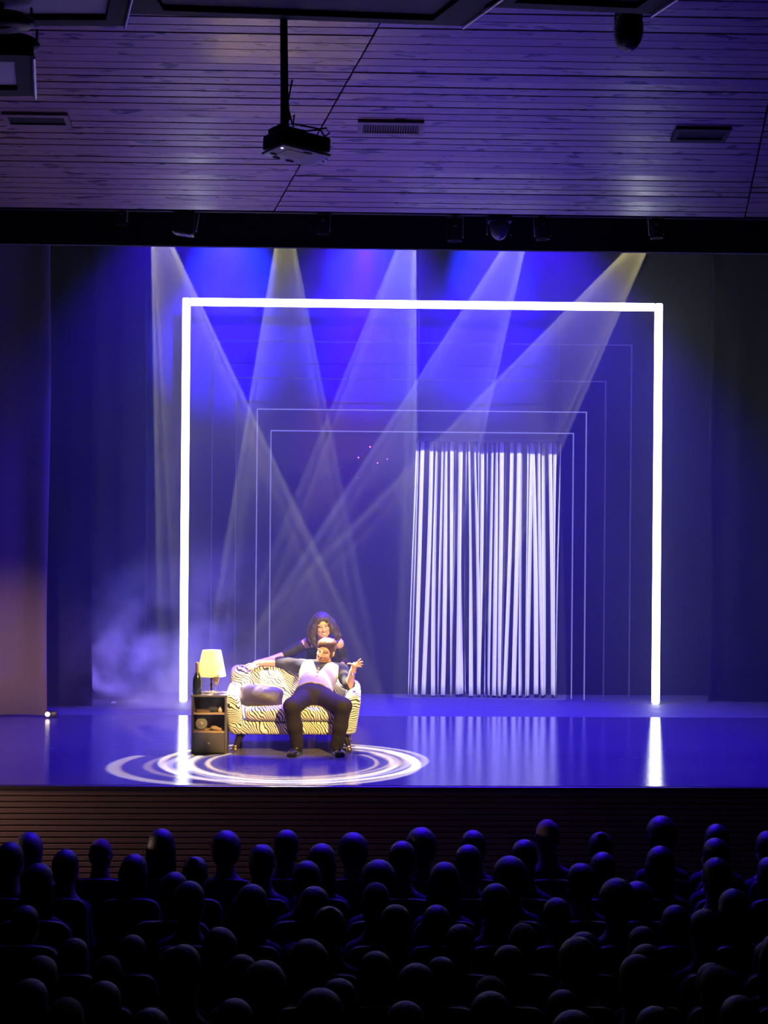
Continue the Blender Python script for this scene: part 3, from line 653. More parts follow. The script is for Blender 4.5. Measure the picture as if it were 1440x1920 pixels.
# ================================================================== STRIP CURTAIN
strip_mat = mat('white_satin_ribbon', (0.80, 0.80, 0.83), 0.5, noise=0.04)
cvx = lambda zx: at(740 + zx / 3.555, 1080, CY).x
zt_, zb_ = at(908, 829, CY).z, at(908, 1304, CY).z
sc_ = empty('strip_curtain', (cvx(610), CY, 0), 'curtain of long white hanging ribbons at the back of the stage', 'curtain')
pairs = ((143, 100, .9, 1.2), (150, 112, 1.25, 1.35), (180, 146, 0.1, .35), (237, 199, 0.6, .2), (274, 262, 1.0, 0.1), (312, 296, 1.0, 1.3), (337, 326, 1.1, .1), (376, 376, .4, 1.3), (403, 384, 1.4, 1.3), (437, 424, .6, .6), (418, 453, 1.35, .35),
         (470, 478, 1.3, 1.45), (490, 515, 1.0, .05), (527, 566, 1.2, .6), (550, 556, 1.25, 1.5), (578, 572, .5, 1.0), (608, 605, 1.3, 1.35), (645, 632, 1.1, 1.1), (670, 665, 1.2, .5), (705, 702, .3, .9), (737, 722, 1.4, 1.4), (773, 740, .3, .2),
         (818, 796, .6, .1), (838, 845, 1.0, .6), (880, 880, .9, 1.0), (908, 890, .6, .2), (918, 948, 1.2, .1), (950, 985, 1.0, .9), (986, 1000, .8, .1), (1028, 1057, .6, .6), (1062, 1068, .7, 1.2), (1098, 1084, 1.3, 1.35))
for i, (xt, xb2, a0, a1) in enumerate(pairs):
    r = random.Random(i + 40); sgn = r.choice((-1, 1)); yo = r.uniform(-0.05, 0.05); wv = r.uniform(0.045, 0.055); rows = []; n = 22
    mid = r.uniform(-6, 6); am = r.uniform(0.2, 1.0); zb = zb_ + r.uniform(-0.012, 0.02); ph = r.uniform(0, 6)
    for j in range(n + 1):
        u = j / n; x = cvx(xt + (xb2 - xt) * u + mid * math.sin(PI * u) + 2 * math.sin(5 * u + ph)); a = (a0 * (1 - u) + a1 * u + (am - 0.6) * 0.8 * math.sin(PI * u)) * sgn
        c, s_ = math.cos(a) * wv / 2, math.sin(a) * wv / 2; z = zt_ + (zb - zt_) * u
        rows.append([(x - c, CY + yo - s_, z), (x, CY + yo + 0.004 * math.cos(3 * u + ph), z), (x + c, CY + yo + s_, z)])
    MB().sheet(rows, thick=(0, 0.0015, 0)).build('ribbon', strip_mat, sc_, 'all')
MB().box((cvx(615), CY, zt_ + 0.02), (cvx(1110) - cvx(120), 0.14, 0.035)).build('header_rail', dark_paint, sc_)
for xx in (cvx(150), cvx(1085)): MB().tube([(xx, CY + 0.03, zt_ + 0.03), (xx, CY + 0.03, 6.32)], 0.006, 6).build('hanging_wire', black_metal, sc_)

# red sparks of a light string in front of the backdrop
YR = YB - 0.09
rs_ = empty('red_light_string', at(694, 838, YR), 'string of tiny red lights hanging before the dark backdrop', 'string lights')
dots = ((694, 838, 3), (672, 858, 2.8), (708, 868, 2.4), (726, 861, 2.2), (723, 886, 1.4), (670, 896, 1.8), (760, 838, 1.6), (759, 880, 1.6), (640, 876, 1.2), (603, 896, 1.3), (579, 850, 1.3), (743, 938, 1.3), (707, 951, 1.1))
for i, (x, y, r) in enumerate(dots):
    p = at(x, y, YR); rr = r * 0.5 * YR / FPX; M = emit('red_spark', (1.0, 0.16, 0.30), 3.0) if r > 2 else emit('dim_red_spark', (0.75, 0.25, 0.45), 0.45)
    MB().lathe([(0, -rr), (rr * .8, -rr * .6), (rr, 0), (rr * .8, rr * .6), (0, rr)], 8, p).build('bulb', M, rs_, True)
MB().tube([at(694, 838, YR + 0.02), at(694, 838, YR + 0.02) + Vector((0, 0, 6.33 - at(694, 838, YR).z))], 0.0012, 4).build('hanging_wire', dark_paint, rs_); od = sorted(dots); MB().tube([at(x, y, YR + 0.02) for x, y, r in od], 0.0012, 4).build('wire', dark_paint, rs_)

# ================================================================== LAMPS AND FITTINGS OVER THE HOUSE
pz = at(720, 398, 12.65).z
bp_ = MB().tube([(XL, 12.65, pz), (XR, 12.65, pz)], 0.024, 10).build('lighting_batten', black_metal, None, True, org=(0.5, 12.65, pz)); tag(bp_, 'black lighting pipe behind the edge of the wooden ceiling', 'pipe')
lens_m = mat('lamp_glass', (0.25, 0.25, 0.32), 0.12, coat=0.5)
lamp_m = mat('lamp_housing', (0.11, 0.105, 0.13), 0.4, metal=0.2)
edge_m = mat('aluminium_edge', (0.85, 0.85, 0.90), 0.45, metal=0.6)
def stage_lamp(px, py, lean, tilt, kind, label, size=1.0):
    c = at(px, py, 12.62)
    rt = empty('stage_lamp', c, label, 'stage lamp', 'lamps hung under the ceiling edge')
    Rm = Euler((math.radians(tilt), math.radians(lean), 0)).to_matrix(); S = size
    if kind == 'par':
        MB().lathe([(0.0, 0.10), (0.03, 0.10), (0.05, 0.075), (0.056, 0.03), (0.058, -0.085), (0.054, -0.085), (0.05, -0.06), (0.0, -0.055)], 20, c, Rm @ Matrix.Scale(S, 3)).build('can', lamp_m, rt, True)
        MB().lathe([(0.0, -0.064), (0.05, -0.066), (0.05, -0.07), (0.0, -0.074)], 18, c, Rm @ Matrix.Scale(S, 3)).build('lens', lens_m, rt, True)
        MB().rbox(c + Rm @ Vector((0, -0.058 * S, 0.035)), (0.03 * S, 0.012, 0.02), 0.003, Rm).build('plate', mat('violet_plate', (0.22, 0.2, 0.3), 0.4), rt)
    elif kind == 'box':
        MB().box(c, (0.17 * S, 0.15, 0.19 * S), Rm, taper=0.75).build('housing', lamp_m, rt)
        MB().box(c + Rm @ Vector((0, 0, -0.099 * S)), (0.13 * S, 0.11, 0.006), Rm).build('lens', lens_m, rt)
    else:
        MB().lathe([(0.0, -0.10), (0.03, -0.092), (0.058, -0.065), (0.078, -0.02), (0.084, 0.03), (0.08, 0.045), (0.0, 0.05)], 26, c, Rm @ Matrix.Scale(S, 3)).build('head', mat('pale_lamp_dome', (0.16, 0.16, 0.24), 0.25, coat=0.4), rt, True)
        MB().rbox(c + Vector((0, 0, 0.075 * S)), (0.20 * S, 0.16, 0.06), 0.01).build('base_box', lamp_m, rt)
    yw = (0.066 if kind != 'box' else 0.1) * S * (1.5 if kind == 'head' else 1.0); yk = []
    for s_ in (-1, 1):
        MB().box(c + Rm @ Vector((s_ * yw, 0, 0.03)), (0.006, 0.03, 0.17 * S), Rm).build('yoke_arm', edge_m if (s_ > 0) == (px < 900) else lamp_m, rt)  # arm towards mid-stage takes the pale metal as a painted highlight
    MB().box(c + Rm @ Vector((0, 0, 0.115 * S)), (2 * yw + 0.006, 0.03, 0.008), Rm).build('yoke_bridge', lamp_m, rt)
    top = c + Rm @ Vector((0, 0, 0.119 * S))
    MB().tube([top, (c.x, 12.65, pz - 0.0), (c.x, 12.65, pz + 0.03)], 0.011, 8).build('clamp', black_metal, rt, True)
stage_lamp(229, 410, 2, 0, 'par', 'slim can lamp furthest left under the ceiling edge', 0.62)
stage_lamp(347, 418, 9, 0, 'box', 'square dark lamp head second from left under the ceiling edge')
stage_lamp(606, 423, 3, 0, 'par', 'can lamp hung under the ceiling edge right of the projector', 0.85)
stage_lamp(853, 433, 0, 0, 'par', 'can lamp with a small plate just left of the pale domed lamp')
stage_lamp(936, 428, 0, 0, 'head', 'pale domed lamp head under the ceiling edge')
stage_lamp(1017, 430, -3, 0, 'par', 'can lamp just right of the pale domed lamp')
stage_lamp(1230, 430, -4, 0, 'par', 'can lamp furthest right under the ceiling edge', 0.9)

# acoustic panels under the ceiling at the top of the picture
grey_panel = mat('grey_panel', (0.13, 0.13, 0.17), 0.7, noise=0.1)
def cloud(corners, z, label, border, pane_mat, th=0.09):
    P = [onz(x, y, z) for x, y in corners]; c = sum(P, Vector()) / 4
    rt = empty('ceiling_panel', c, label, 'ceiling panel', 'panels hung below the wooden ceiling')
    Q = [c + (p - c) * border for p in P]
    for i in range(4):
        j = (i + 1) % 4; MB().prism([P[i], P[j], Q[j], Q[i]], (0, 0, th)).build('frame_rail', dark_paint, rt)
    MB().prism([c + (p - c) * (border - 0.004) + Vector((0, 0, 0.03)) for p in P], (0, 0, 0.02)).build('infill', pane_mat, rt)
    return rt, P
r1, P1 = cloud(((243, 26), (868, 49), (990, -40), (180, -60)), 4.98, 'large dark ceiling panel above the projector', 0.80, grey_panel)
r2, P2 = cloud(((905, 13), (1222, 27), (1330, -45), (1010, -60)), 4.98, 'dark ceiling panel at the top right', 0.72, grey_panel)
r3, P3 = cloud(((-150, 48), (234, 49), (262, -70), (-150, -80)), 4.88, 'ceiling panel with pale infill at the top left', 0.80, mat('pale_infill', (0.85, 0.85, 0.92), 0.6))
for rt, P in ((r1, P1), (r2, P2), (r3, P3)):
    d = Vector((0, 0, 0.012)); MB().tube([P[1] - d, P[2] - d], 0.008, 6).build('edge_trim', edge_m, rt)
    c = rt.location
    for k in (0, 2):
        q = (P[k] + P[k + 1]) / 2 if k == 0 else (P[2] + P[3]) / 2; q = c + (q - c) * 0.9
        MB().tube([q + Vector((0, 0, 0.085)), Vector((q.x, q.y, ceil_z(q.y) + 0.05 if q.y > CY1 else 5.6))], 0.004, 6).build('hanger', black_metal, rt)
# second lower box with a pale end, far left
r4, P4 = cloud(((-160, 182), (66, 180), (63, 104), (-160, 100)), 4.72, 'dark box panel with a pale stripe at the left edge', 0.70, mat('pale_infill', (0.55, 0.55, 0.68), 0.6))
MB().tube([P4[1] - Vector((0, 0, 0.012)), P4[2] - Vector((0, 0, 0.012))], 0.012, 6).build('edge_trim', edge_m, r4)
for q in (P4[0].lerp(P4[2], 0.4), P4[0].lerp(P4[2], 0.75)): MB().tube([q + Vector((0, 0, 0.05)), Vector((q.x, q.y, 5.6))], 0.005, 6).build('hanger', black_metal, r4)
# two lamp heads at the left edge, one at the right
def house_lamp(px, py, Y, rx, rz, label, ring, yaw=0):
    c = at(px, py, Y); rt = empty('house_lamp', c, label, 'house lamp', 'lamp heads hung over the audience')
    F = Field(np.array(c) - 0.3, np.array(c) + 0.3, 0.011); F.ell(c, (rx, 0.12, rz), k=0).ell(c + Vector((0, -0.03, rz * 0.35)), (rx * 0.85, 0.10, rz * 0.6), k=0.03)
    F.build('head', black_metal, rt)
    if ring:
        Rm = Euler((math.radians(62), 0, 0)).to_matrix(); q = c + Vector((rx * -0.1, -0.06, -rz * 0.55))
        MB().lathe([(0.05, 0), (0.062, 0.004), (0.062, 0.02), (0.05, 0.024)], 24, q, Rm).build('ring', edge_m, rt, True)
        MB().lathe([(0, 0.006), (0.05, 0.004), (0.05, 0.012), (0, 0.02)], 20, q, Rm).build('lens', lens_m, rt, True)
    else:
        MB().tube([c + Vector((rx * 0.75 * math.sin(a), -0.05, -rz * 1.0 * math.cos(a))) for a in [-.5, -.25, 0, .25, .5]], 0.004, 6).build('rim', edge_m, rt, True)
    for s_ in (-1, 1): MB().box(c + Vector((s_ * rx * 0.9, 0, rz * 0.9)), (0.01, 0.03, rz * 1.4)).build('yoke_arm', black_metal, rt)
    MB().tube([c + Vector((0, 0, rz * 0.8)), Vector((c.x, c.y, ceil_z(c.y) + 0.02))], 0.016, 8).build('hanger', black_metal, rt, True)
house_lamp(1178, 60, 9.35, 0.088, 0.118, 'black oval lamp head hanging at the upper right', False)
house_lamp(12, 84, 8.7, 0.19, 0.055, 'black lamp head with a silver ring at the left edge', True)
house_lamp(2, 42, 8.3, 0.18, 0.05, 'black lamp head above the one with a silver ring', False)

# vents and detector on the ceiling boards
ex, es = Vector((1, 0, 0)), slope_dir
Rc = Matrix((ex, es, ex.cross(es))).transposed()
if Rc.col[2].z < 0: pass
def vent(x0, y0, x1, y1, label, frame_m, fins):
    a, b, c_, d_ = on_ceiling(x0, y1), on_ceiling(x1, y1), on_ceiling(x1, y0), on_ceiling(x0, y0)
    c = (a + b + c_ + d_) / 4; wx = ((b - a).length + (c_ - d_).length) / 2; wy = ((d_ - a).length + (c_ - b).length) / 2
    n = -nrm; c = c + n * 0.012
    rt = empty('ceiling_vent', c, label, 'vent', 'air vents in the wooden ceiling')
    bw = min(0.035, wy * 0.24)
    for s_ in (-1, 1):
        MB().box(c + es * s_ * (wy / 2 - bw / 2), (wx, bw, 0.02), Rc).build('frame_rail', frame_m, rt)
        MB().box(c + ex * s_ * (wx / 2 - bw / 2), (bw, wy - 2 * bw, 0.02), Rc).build('frame_rail', frame_m, rt)
    MB().box(c - n * 0.004, (wx - 2 * bw, wy - 2 * bw, 0.006), Rc).build('dark_recess_panel', dark_paint, rt)  # black slab in place of the shaded recess behind the frame
    for k in range(fins):
        MB().box(c + ex * ((k + 0.5) / fins - 0.5) * (wx - 2 * bw) + n * 0.003, (0.004, wy - 2 * bw, 0.012), Rc).build('fin', frame_m, rt)
vent_m = mat('painted_vent', (0.30, 0.24, 0.26), 0.5); vent_d = mat('dark_vent', (0.02, 0.02, 0.025), 0.6)
vent(8, 211, 131, 233, 'air vent in the ceiling at the left', vent_m, 0)
vent(671, 225, 794, 249, 'air vent with fine fins in the ceiling right of the projector', vent_m, 22)
vent(1262, 238, 1366, 261, 'dark air vent in the ceiling at the right', vent_d, 0)
q = on_ceiling(606, 296); q = q - nrm * 0.001
sd = empty('smoke_detector', q, 'small round detector on the ceiling beside the projector', 'detector')
fl_ = Euler((PI + math.atan(SL), 0, 0)).to_matrix()
MB().lathe([(0.0, 0), (0.032, 0.0), (0.032, 0.012), (0.024, 0.022), (0.0, 0.026)], 20, q, fl_).build('body', mat('white_plastic', (0.75, 0.75, 0.78), 0.4), sd, True)
MB().lathe([(0.0, 0.025), (0.012, 0.026), (0.012, 0.03), (0, 0.031)], 12, q, fl_).build('sensor', black_metal, sd, True)

# projector on its pole
PY = 8.75; pc = at(556, 274, PY)
pj = empty('projector', pc, 'white ceiling projector hanging on a black pole', 'projector')
Rp = Euler((math.radians(-3), math.radians(4), math.radians(33))).to_matrix()
ph_, pw_, pd_ = 0.105, 0.315, 0.235
body_m = mat('white_projector_shell', (0.62, 0.62, 0.66), 0.35); sh_m = mat('shaded_projector_sides', (0.03, 0.03, 0.034), 0.5)  # shell is pale all round; its unlit sides are coloured dark
MB().rbox(pc + Rp @ Vector((0, 0, 0.012)), (pw_, pd_, ph_ - 0.02), 0.012, Rp).build('side_shell', sh_m, pj, True)
MB().rbox(pc + Rp @ Vector((0, 0, -ph_ / 2 + 0.004)), (pw_ + 0.004, pd_ + 0.004, 0.016), 0.006, Rp).build('underside', body_m, pj, True)
MB().box(pc + Rp @ Vector((-0.03, -0.02, -ph_ / 2 - 0.005)), (0.14, 0.11, 0.004), Rp).build('hatch', mat('pale_grey_plastic', (0.45, 0.45, 0.47), 0.45), pj)
for dx, dy, wx in ((0.02, -0.09, 0.05), (-0.12, 0.05, 0.04), (-0.07, 0.10, 0.04), (0.02, 0.105, 0.045)):
    MB().box(pc + Rp @ Vector((dx, dy, -ph_ / 2 - 0.006)), (wx, 0.016, 0.005), Rp).build('foot_pad', dark_paint, pj)
MB().lathe([(0.026, 0), (0.032, 0.002), (0.032, 0.03), (0.022, 0.03), (0.02, 0.012), (0, 0.010)], 20, pc + Rp @ Vector((-0.09, pd_ / 2, 0.0)), Rp @ Euler((math.radians(-90), 0, 0)).to_matrix()).build('lens', lens_m, pj, True)
MB().lathe([(0.0, 0), (0.008, 0), (0.008, 0.003), (0, 0.004)], 10, pc + Rp @ Vector((-0.135, -0.07, -ph_ / 2 - 0.004)), Rp @ Euler((PI, 0, 0)).to_matrix()).build('lamp', emit('status_lamp', (0.9, 0.9, 1), 1.5), pj)
ptop = at(532, 30, PY); pbot = at(534, 247, PY)
MB().tube([ptop + Vector((0, 0, 0.16)), ptop, pbot.lerp(ptop, 0.3), pbot], [0.02, 0.021, 0.023, 0.026], 12).build('pole', black_metal, pj, True)
MB().rbox(pbot - Vector((0, 0, 0.0)), (0.15, 0.13, 0.03), 0.008, Rp).build('mount_plate', black_metal, pj, True)
for k, pts in enumerate((((548, 150), (540, 190), (543, 225), (552, 215), (549, 240), (575, 246), (612, 240), (618, 250), (605, 258)), ((541, 205), (548, 232), (570, 236), (600, 242), (608, 255)), ((535, 235), (510, 246), (503, 258)))):
    MB().tube([at(x, y, PY - 0.02 + 0.01 * k) for x, y in pts], 0.005, 6).build('cable', black_metal, pj, True)
# ================================================================== THE TWO PERFORMERS
def skin_mat(name, col):
    M = mat(name, col, 0.5, noise=0.08, nscale=12); b = M.node_tree.nodes['Principled BSDF']
    b.inputs['Subsurface Weight'].default_value = 0.0; return M
skin = skin_mat('warm_skin', (0.46, 0.26, 0.175)); skin_w = skin_mat('fair_skin', (0.60, 0.36, 0.25))
eye_m = mat('dark_eyes', (0.09, 0.05, 0.04), 0.25); lip_m = mat('lips', (0.42, 0.13, 0.11), 0.4); lip_w = mat('red_lips', (0.50, 0.10, 0.10), 0.35); teeth_m = mat('teeth', (0.85, 0.8, 0.74), 0.3)
brow_m = mat('brown_brows', (0.16, 0.08, 0.05), 0.7); beard_m = mat('brown_stubble', (0.24, 0.12, 0.075), 0.7, noise=0.3, nscale=90)
hair_man = mat('brown_swept_hair', (0.060, 0.028, 0.015), 0.5, spec=0.3, noise=0.45, nscale=60, stretch=(1, 1, 0.3), bump=0.5, bscale=70)
hair_wom = mat('dark_wavy_hair', (0.034, 0.017, 0.014), 0.45, noise=0.5, nscale=40, stretch=(1.6, 1.6, 0.25), bump=0.6, bscale=55)

def head(F, c, R, s=1.0, neck=None, jaw=1.0, smile=False):
    P = lambda x, y, z: Vector(c) + R @ Vector((x, y, z)) * s
    E = lambda p, r, k=0.02, cut=False: F.ell(P(*p), [q * s for q in r], R, k * s, cut)
    E((0, .014, .034), (.076, .094, .083), .03)
    E((0, -.034, -.028), (.060 * jaw, .058, .086), .03)
    E((0, -.060, -.090), (.034 * jaw, .030, .026), .03)
    for sg in (-1, 1):
        E((sg * .044, -.02, -.065), (.024 * jaw, .04, .03), .03)
        E((sg * .036, -.068, -.022), (.024, .02, .02), .02)
        E((sg * .078, .006, -.004), (.011, .02, .032), .008)
        F.cap(P(sg * .050, -.082, .030), P(sg * .014, -.090, .026), .008 * s, .009 * s, .012 * s)
        E((sg * .030, -.099, .010), (.018, .013, .010), .008, True)
        E((sg * .030, -.084, .010), (.013, .011, .009), .003)
    F.cap(P(0, -.092, .018), P(0, -.116, -.028), .009 * s, .013 * s, .012 * s)
    for sg in (-1, 1): E((sg * .013, -.100, -.032), (.010, .011, .009), .008)
    if smile:
        F.cap(P(-.026, -.086, -.054), P(0, -.098, -.066), .006 * s, .008 * s, .008 * s); F.cap(P(.026, -.086, -.054), P(0, -.098, -.066), .006 * s, .008 * s, .008 * s)
    else:
        F.cap(P(-.02, -.092, -.060), P(.02, -.092, -.060), .008 * s, .008 * s, .008 * s)
    if neck is not None: F.cap(P(0, .022, -.07), neck, .054 * s, .060 * s, .03)
def face_pick(c, R, s, beard=False, smile=False, n_skin=0):
    Mi = np.array(R.transposed()); c0 = np.array(c)
    def f(C):
        L = (C - c0) @ Mi.T / s; x, y, z = L[:, 0], L[:, 1], L[:, 2]; out = np.zeros(len(C), int); ax = np.abs(x)
        fr = (y < -.045) & (np.abs(z) < .13) & (ax < .09)
        if beard: out[fr & (z < -.040) & (z > -.125) & ~((ax < .021) & (z > -.068) & (z < -.052)) & ((z < -.07) | (ax > .03) | ((z < -.044) & (ax < .03)))] = 4
        out[fr & (ax > .014) & (ax < .048) & (np.abs(z - .009) < .0045)] = 1
        out[fr & (ax > .012) & (ax < .052) & (z > .026) & (z < .032)] = 2
        if smile:
            zl = -.068 + ax * .45
            out[fr & (ax < .028) & (np.abs(z - zl) < .013) & (y < -.07)] = 3
            out[fr & (ax < .021) & (np.abs(z - zl - .002) < .005) & (y < -.07)] = 4
        else: out[fr & (ax < .021) & (z > -.068) & (z < -.053) & (y < -.075)] = 3
        return out
    return f
def hand(F, wrist, palm, fingers, thumb, rf=0.0085, k=0.008):
    F.chain([wrist, palm], [0.023, 0.03], 0.02)
    for pts in fingers + [thumb]: F.chain([palm.lerp(Vector(pts[0]), 0.55)] + list(pts), [rf * 1.2] + [rf * (1.0 - 0.14 * i) for i in range(len(pts))], k)
PX = lambda l: [at(*p) for p in l]

# ---------------- seated man
mp_, mc_, mn_ = at(588, 1305, 14.20), at(598, 1270, 14.44), at(602, 1246, 14.56)
mh_ = at(611, 1221.5, 14.50)
mR = (Euler((math.radians(6), math.radians(14), math.radians(-22))).to_matrix())      # tipped to his left, looking down to the left of the picture
mU = (mn_ - mp_).normalized(); mXd = Vector((1, 0, -0.08)).normalized(); mXd = (mXd - mU * mXd.dot(mU)).normalized(); mYd = mU.cross(mXd).normalized()
mT = Matrix((mXd, mYd, mU)).transposed()                                            # x: picture right, y: into the body, z: along the spine
shL, shR = at(566, 1249, 14.56), at(640, 1257, 14.52)
elL, wrL = at(524, 1242, 14.70), at(490, 1243, 14.68)
elR, wrR = at(655, 1284, 14.34), at(661.5, 1258, 14.24)
hipL, hipR = at(573, 1308, 14.2), at(604, 1308, 14.2); knL, knR = at(547, 1324, 13.86), at(644, 1324, 13.86); anL, anR = at(558, 1398, 13.95), at(632, 1398, 13.97)
man = empty('person', (mp_.x, mp_.y, 0.42), 'seated person in dark shirt, pale satin waistcoat and dark trousers on the sofa', 'person', 'performers on the stage')
def torso(F, g, k=0.05):
    F.ell(mp_ + mU * 0.02, (.165 + g, .115 + g, .115 + g), mT, k); F.ell(mp_.lerp(mn_, 0.36), (.155 + g, .105 + g, .16 + g), mT, k); F.ell(mp_.lerp(mn_, 0.68), (.172 + g, .112 + g, .155 + g), mT, k)
lo = (man.location.x - 0.75, 13.55, -0.02); hi = (man.location.x + 0.62, 15.0, 1.15)
F = Field(lo, hi, 0.0052)
torso(F, -0.012)
F.cap(mn_, shL, .05, .05, .03); F.cap(mn_, shR, .05, .05, .03)
head(F, mh_, mR, 0.97, mn_ - mU * 0.02, 0.99)
F.chain([shL, elL, wrL], [.050, .040, .027], .02); F.chain([shR, elR, wrR], [.050, .040, .027], .02)
F.chain([hipL, knL, anL], [.08, .055, .036], .03); F.chain([hipR, knR, anR], [.08, .055, .036], .03)
for an, tip in ((anL, onz(541, 1414, 0.035)), (anR, onz(641, 1416, 0.035))): F.cap(an, Vector((an.x, an.y, 0.04)), .034, .034, .02); F.cap(Vector((an.x, an.y, 0.045)), Vector((an.x, an.y, 0.045)).lerp(tip, 0.08), .026, .020, .02)
hand(F, wrL, at(479, 1245, 14.67), [PX([(472, 1246, 14.64), (467, 1249, 14.615), (464.5, 1253, 14.605)]), PX([(472.5, 1248, 14.635), (468, 1252, 14.61), (466.5, 1256, 14.60)]), PX([(474.5, 1250, 14.63), (471, 1254, 14.605), (470, 1257, 14.60)]), PX([(477, 1251, 14.63), (475, 1255, 14.61), (474.5, 1257.5, 14.60)])], PX([(478, 1249, 14.63), (481, 1252, 14.61)]))
hand(F, wrR, at(665, 1248, 14.22), [PX([(669, 1243, 14.2), (673, 1238.5, 14.18), (676.5, 1235.5, 14.17)]), PX([(671, 1245, 14.19), (676, 1241.5, 14.17), (680, 1240.5, 14.16)]), PX([(671.5, 1247.5, 14.19), (676.5, 1246, 14.17), (680.5, 1246, 14.16)]), PX([(671, 1250, 14.19), (675, 1249.5, 14.17), (678, 1250.5, 14.16)])], PX([(660, 1245.5, 14.2), (655.5, 1244, 14.19), (651, 1245, 14.19)]), k=0.006)
F.build('body', [skin, eye_m, brow_m, lip_m, beard_m], man, face_pick(mh_, mR, 0.97, beard=True))
# hair
F = Field(Vector(mh_) - Vector((.16, .16, .16)), Vector(mh_) + Vector((.16, .16, .17)), 0.005)
hp = lambda x, y, z: Vector(mh_) + mR @ Vector((x, y, z)) * 0.97
F.ell(hp(0, .018, .038), (.084, .098, .086), mR, 0.0)
F.ell(hp(-.01, -.048, .088), (.060, .044, .030), mR, 0.04); F.ell(hp(.015, -.005, .108), (.060, .070, .026), mR, 0.04); F.ell(hp(-.045, -.05, .055), (.022, .035, .035), mR, 0.03)
F.ell(hp(0, -.10, -.045), (.085, .085, .112), mR, 0.012, True); F.ell(hp(0, -.03, -.13), (.12, .12, .10), mR, 0.015, True)
for sg in (-1, 1): F.ell(hp(sg * .07, -.02, -.02), (.012, .018, .035), mR, 0.01)
F.build('hair', hair_man, man)
# clothes
shirt_m = mat('charcoal_shirt_cloth', (0.020, 0.017, 0.021), 0.75, spec=0.15, noise=0.25, nscale=9, bump=0.3, bscale=16)
F = Field(lo, hi, 0.0062)
torso(F, 0.004); F.cap(mn_ - mU * 0.03, shL, .066, .064, .03); F.cap(mn_ - mU * 0.03, shR, .066, .064, .03)
F.chain([shL, shL.lerp(elL, 0.55), elL.lerp(wrL, -0.02)], [.066, .060, .055], .02); F.chain([shR, shR.lerp(elR, 0.6), shR.lerp(elR, 0.93)], [.066, .064, .060], .02)
F.cap(elL.lerp(wrL, -0.12), elL.lerp(wrL, 0.02), .058, .055, .005)
for sg in (-1, 1):
    F.cap(mn_ + mXd * sg * 0.05 + mU * 0.03 + mYd * 0.02, mn_ + mXd * sg * 0.022 - mU * 0.055 - mYd * 0.075, .017, .014, .012)
F.ell(mn_ + mU * 0.055 - mYd * 0.05, (.045, .07, .07), mT, 0.012, True)
F.build('shirt', shirt_m, man)
vest_m = mat('pale_satin', (0.27, 0.245, 0.18), 0.5, noise=0.12, nscale=7, bump=0.35, bscale=11)
F = Field(lo, hi, 0.0062)
torso(F, 0.015); F.cap(mn_ - mU * 0.05, mn_.lerp(shL, 0.74) - mU * 0.03, .068, .068, .03); F.cap(mn_ - mU * 0.05, mn_.lerp(shR, 0.74) - mU * 0.03, .068, .068, .03)
Ti = np.array(mT.transposed()); m0 = np.array(mp_)
Lc = (mn_ - mp_).length
def tl(X, Y, Z):
    x, y, z = X - m0[0], Y - m0[1], Z - m0[2]
    return [Ti[i, 0] * x + Ti[i, 1] * y + Ti[i, 2] * z for i in range(3)]
def v_cut(X, Y, Z):                             # the open V over the shirt front
    x, y, z = tl(X, Y, Z); return np.maximum(np.maximum(np.abs(x) - (z - (Lc - 0.265)) * 0.38, y - 0.02), (Lc - 0.265) - z) * 0.9
F.put(lo, hi, v_cut, 0.006, True)
def hem_cut(X, Y, Z):
    x, y, z = tl(X, Y, Z); return (z - (0.035 + 0.03 * np.minimum(np.abs(x) * 12, 1) - 0.035 * np.clip((np.abs(x) - 0.03) * 12, 0, 1))) * 1.0
F.put(lo, hi, hem_cut, 0.004, True)
def neck_cut(X, Y, Z):
    x, y, z = tl(X, Y, Z); return np.sqrt(x * x + (y + 0.01) ** 2 + ((z - Lc - 0.05) * 0.8) ** 2) - 0.085
F.put(lo, hi, neck_cut, 0.006, True)
for sh, el in ((shL, elL), (shR, elR)): F.cap(sh + (sh - mn_) * 0.18, el, .082, .085, 0.006, True); F.cap(sh + (sh - mn_) * 0.18 + mU * 0.02, sh + (sh - mn_) * 0.6 - mU * 0.18, .07, .09, 0.006, True)
vest = F.build('waistcoat', vest_m, man)
for k in range(4):
    q = mp_ + mU * (0.085 + 0.058 * k); q = q - mYd * (0.138 - 0.016 * abs(k - 1.6))
    MB().lathe([(0, -.006), (.007, -.003), (.007, .003), (0, .006)], 10, q, mT @ Euler((PI / 2, 0, 0)).to_matrix()).build('button', mat('gold_button', (0.7, 0.5, 0.2), 0.3, metal=0.8), vest, True)
trouser_m = mat('dark_trouser_cloth', (0.021, 0.016, 0.017), 0.8, spec=0.2, noise=0.25, nscale=8, bump=0.25, bscale=14)
F = Field(lo, hi, 0.0062)
F.ell(mp_ + mU * 0.0 - mYd * 0.0, (.178, .125, .105), mT, 0.03); F.cap(hipL, hipR, .10, .10, .03)
for h_, k_, a_ in ((hipL, knL, anL), (hipR, knR, anR)):
    F.chain([h_, k_, k_.lerp(a_, 0.5), k_.lerp(a_, 0.97)], [.095, .073, .066, .058], .03)
def waist_cut(X, Y, Z):
    x, y, z = tl(X, Y, Z); return 0.075 - z
F.put(lo, hi, waist_cut, 0.006, True)
F.build('trousers', trouser_m, man)
shoe_m = mat('black_polished_leather', (0.012, 0.011, 0.012), 0.16, coat=0.6)
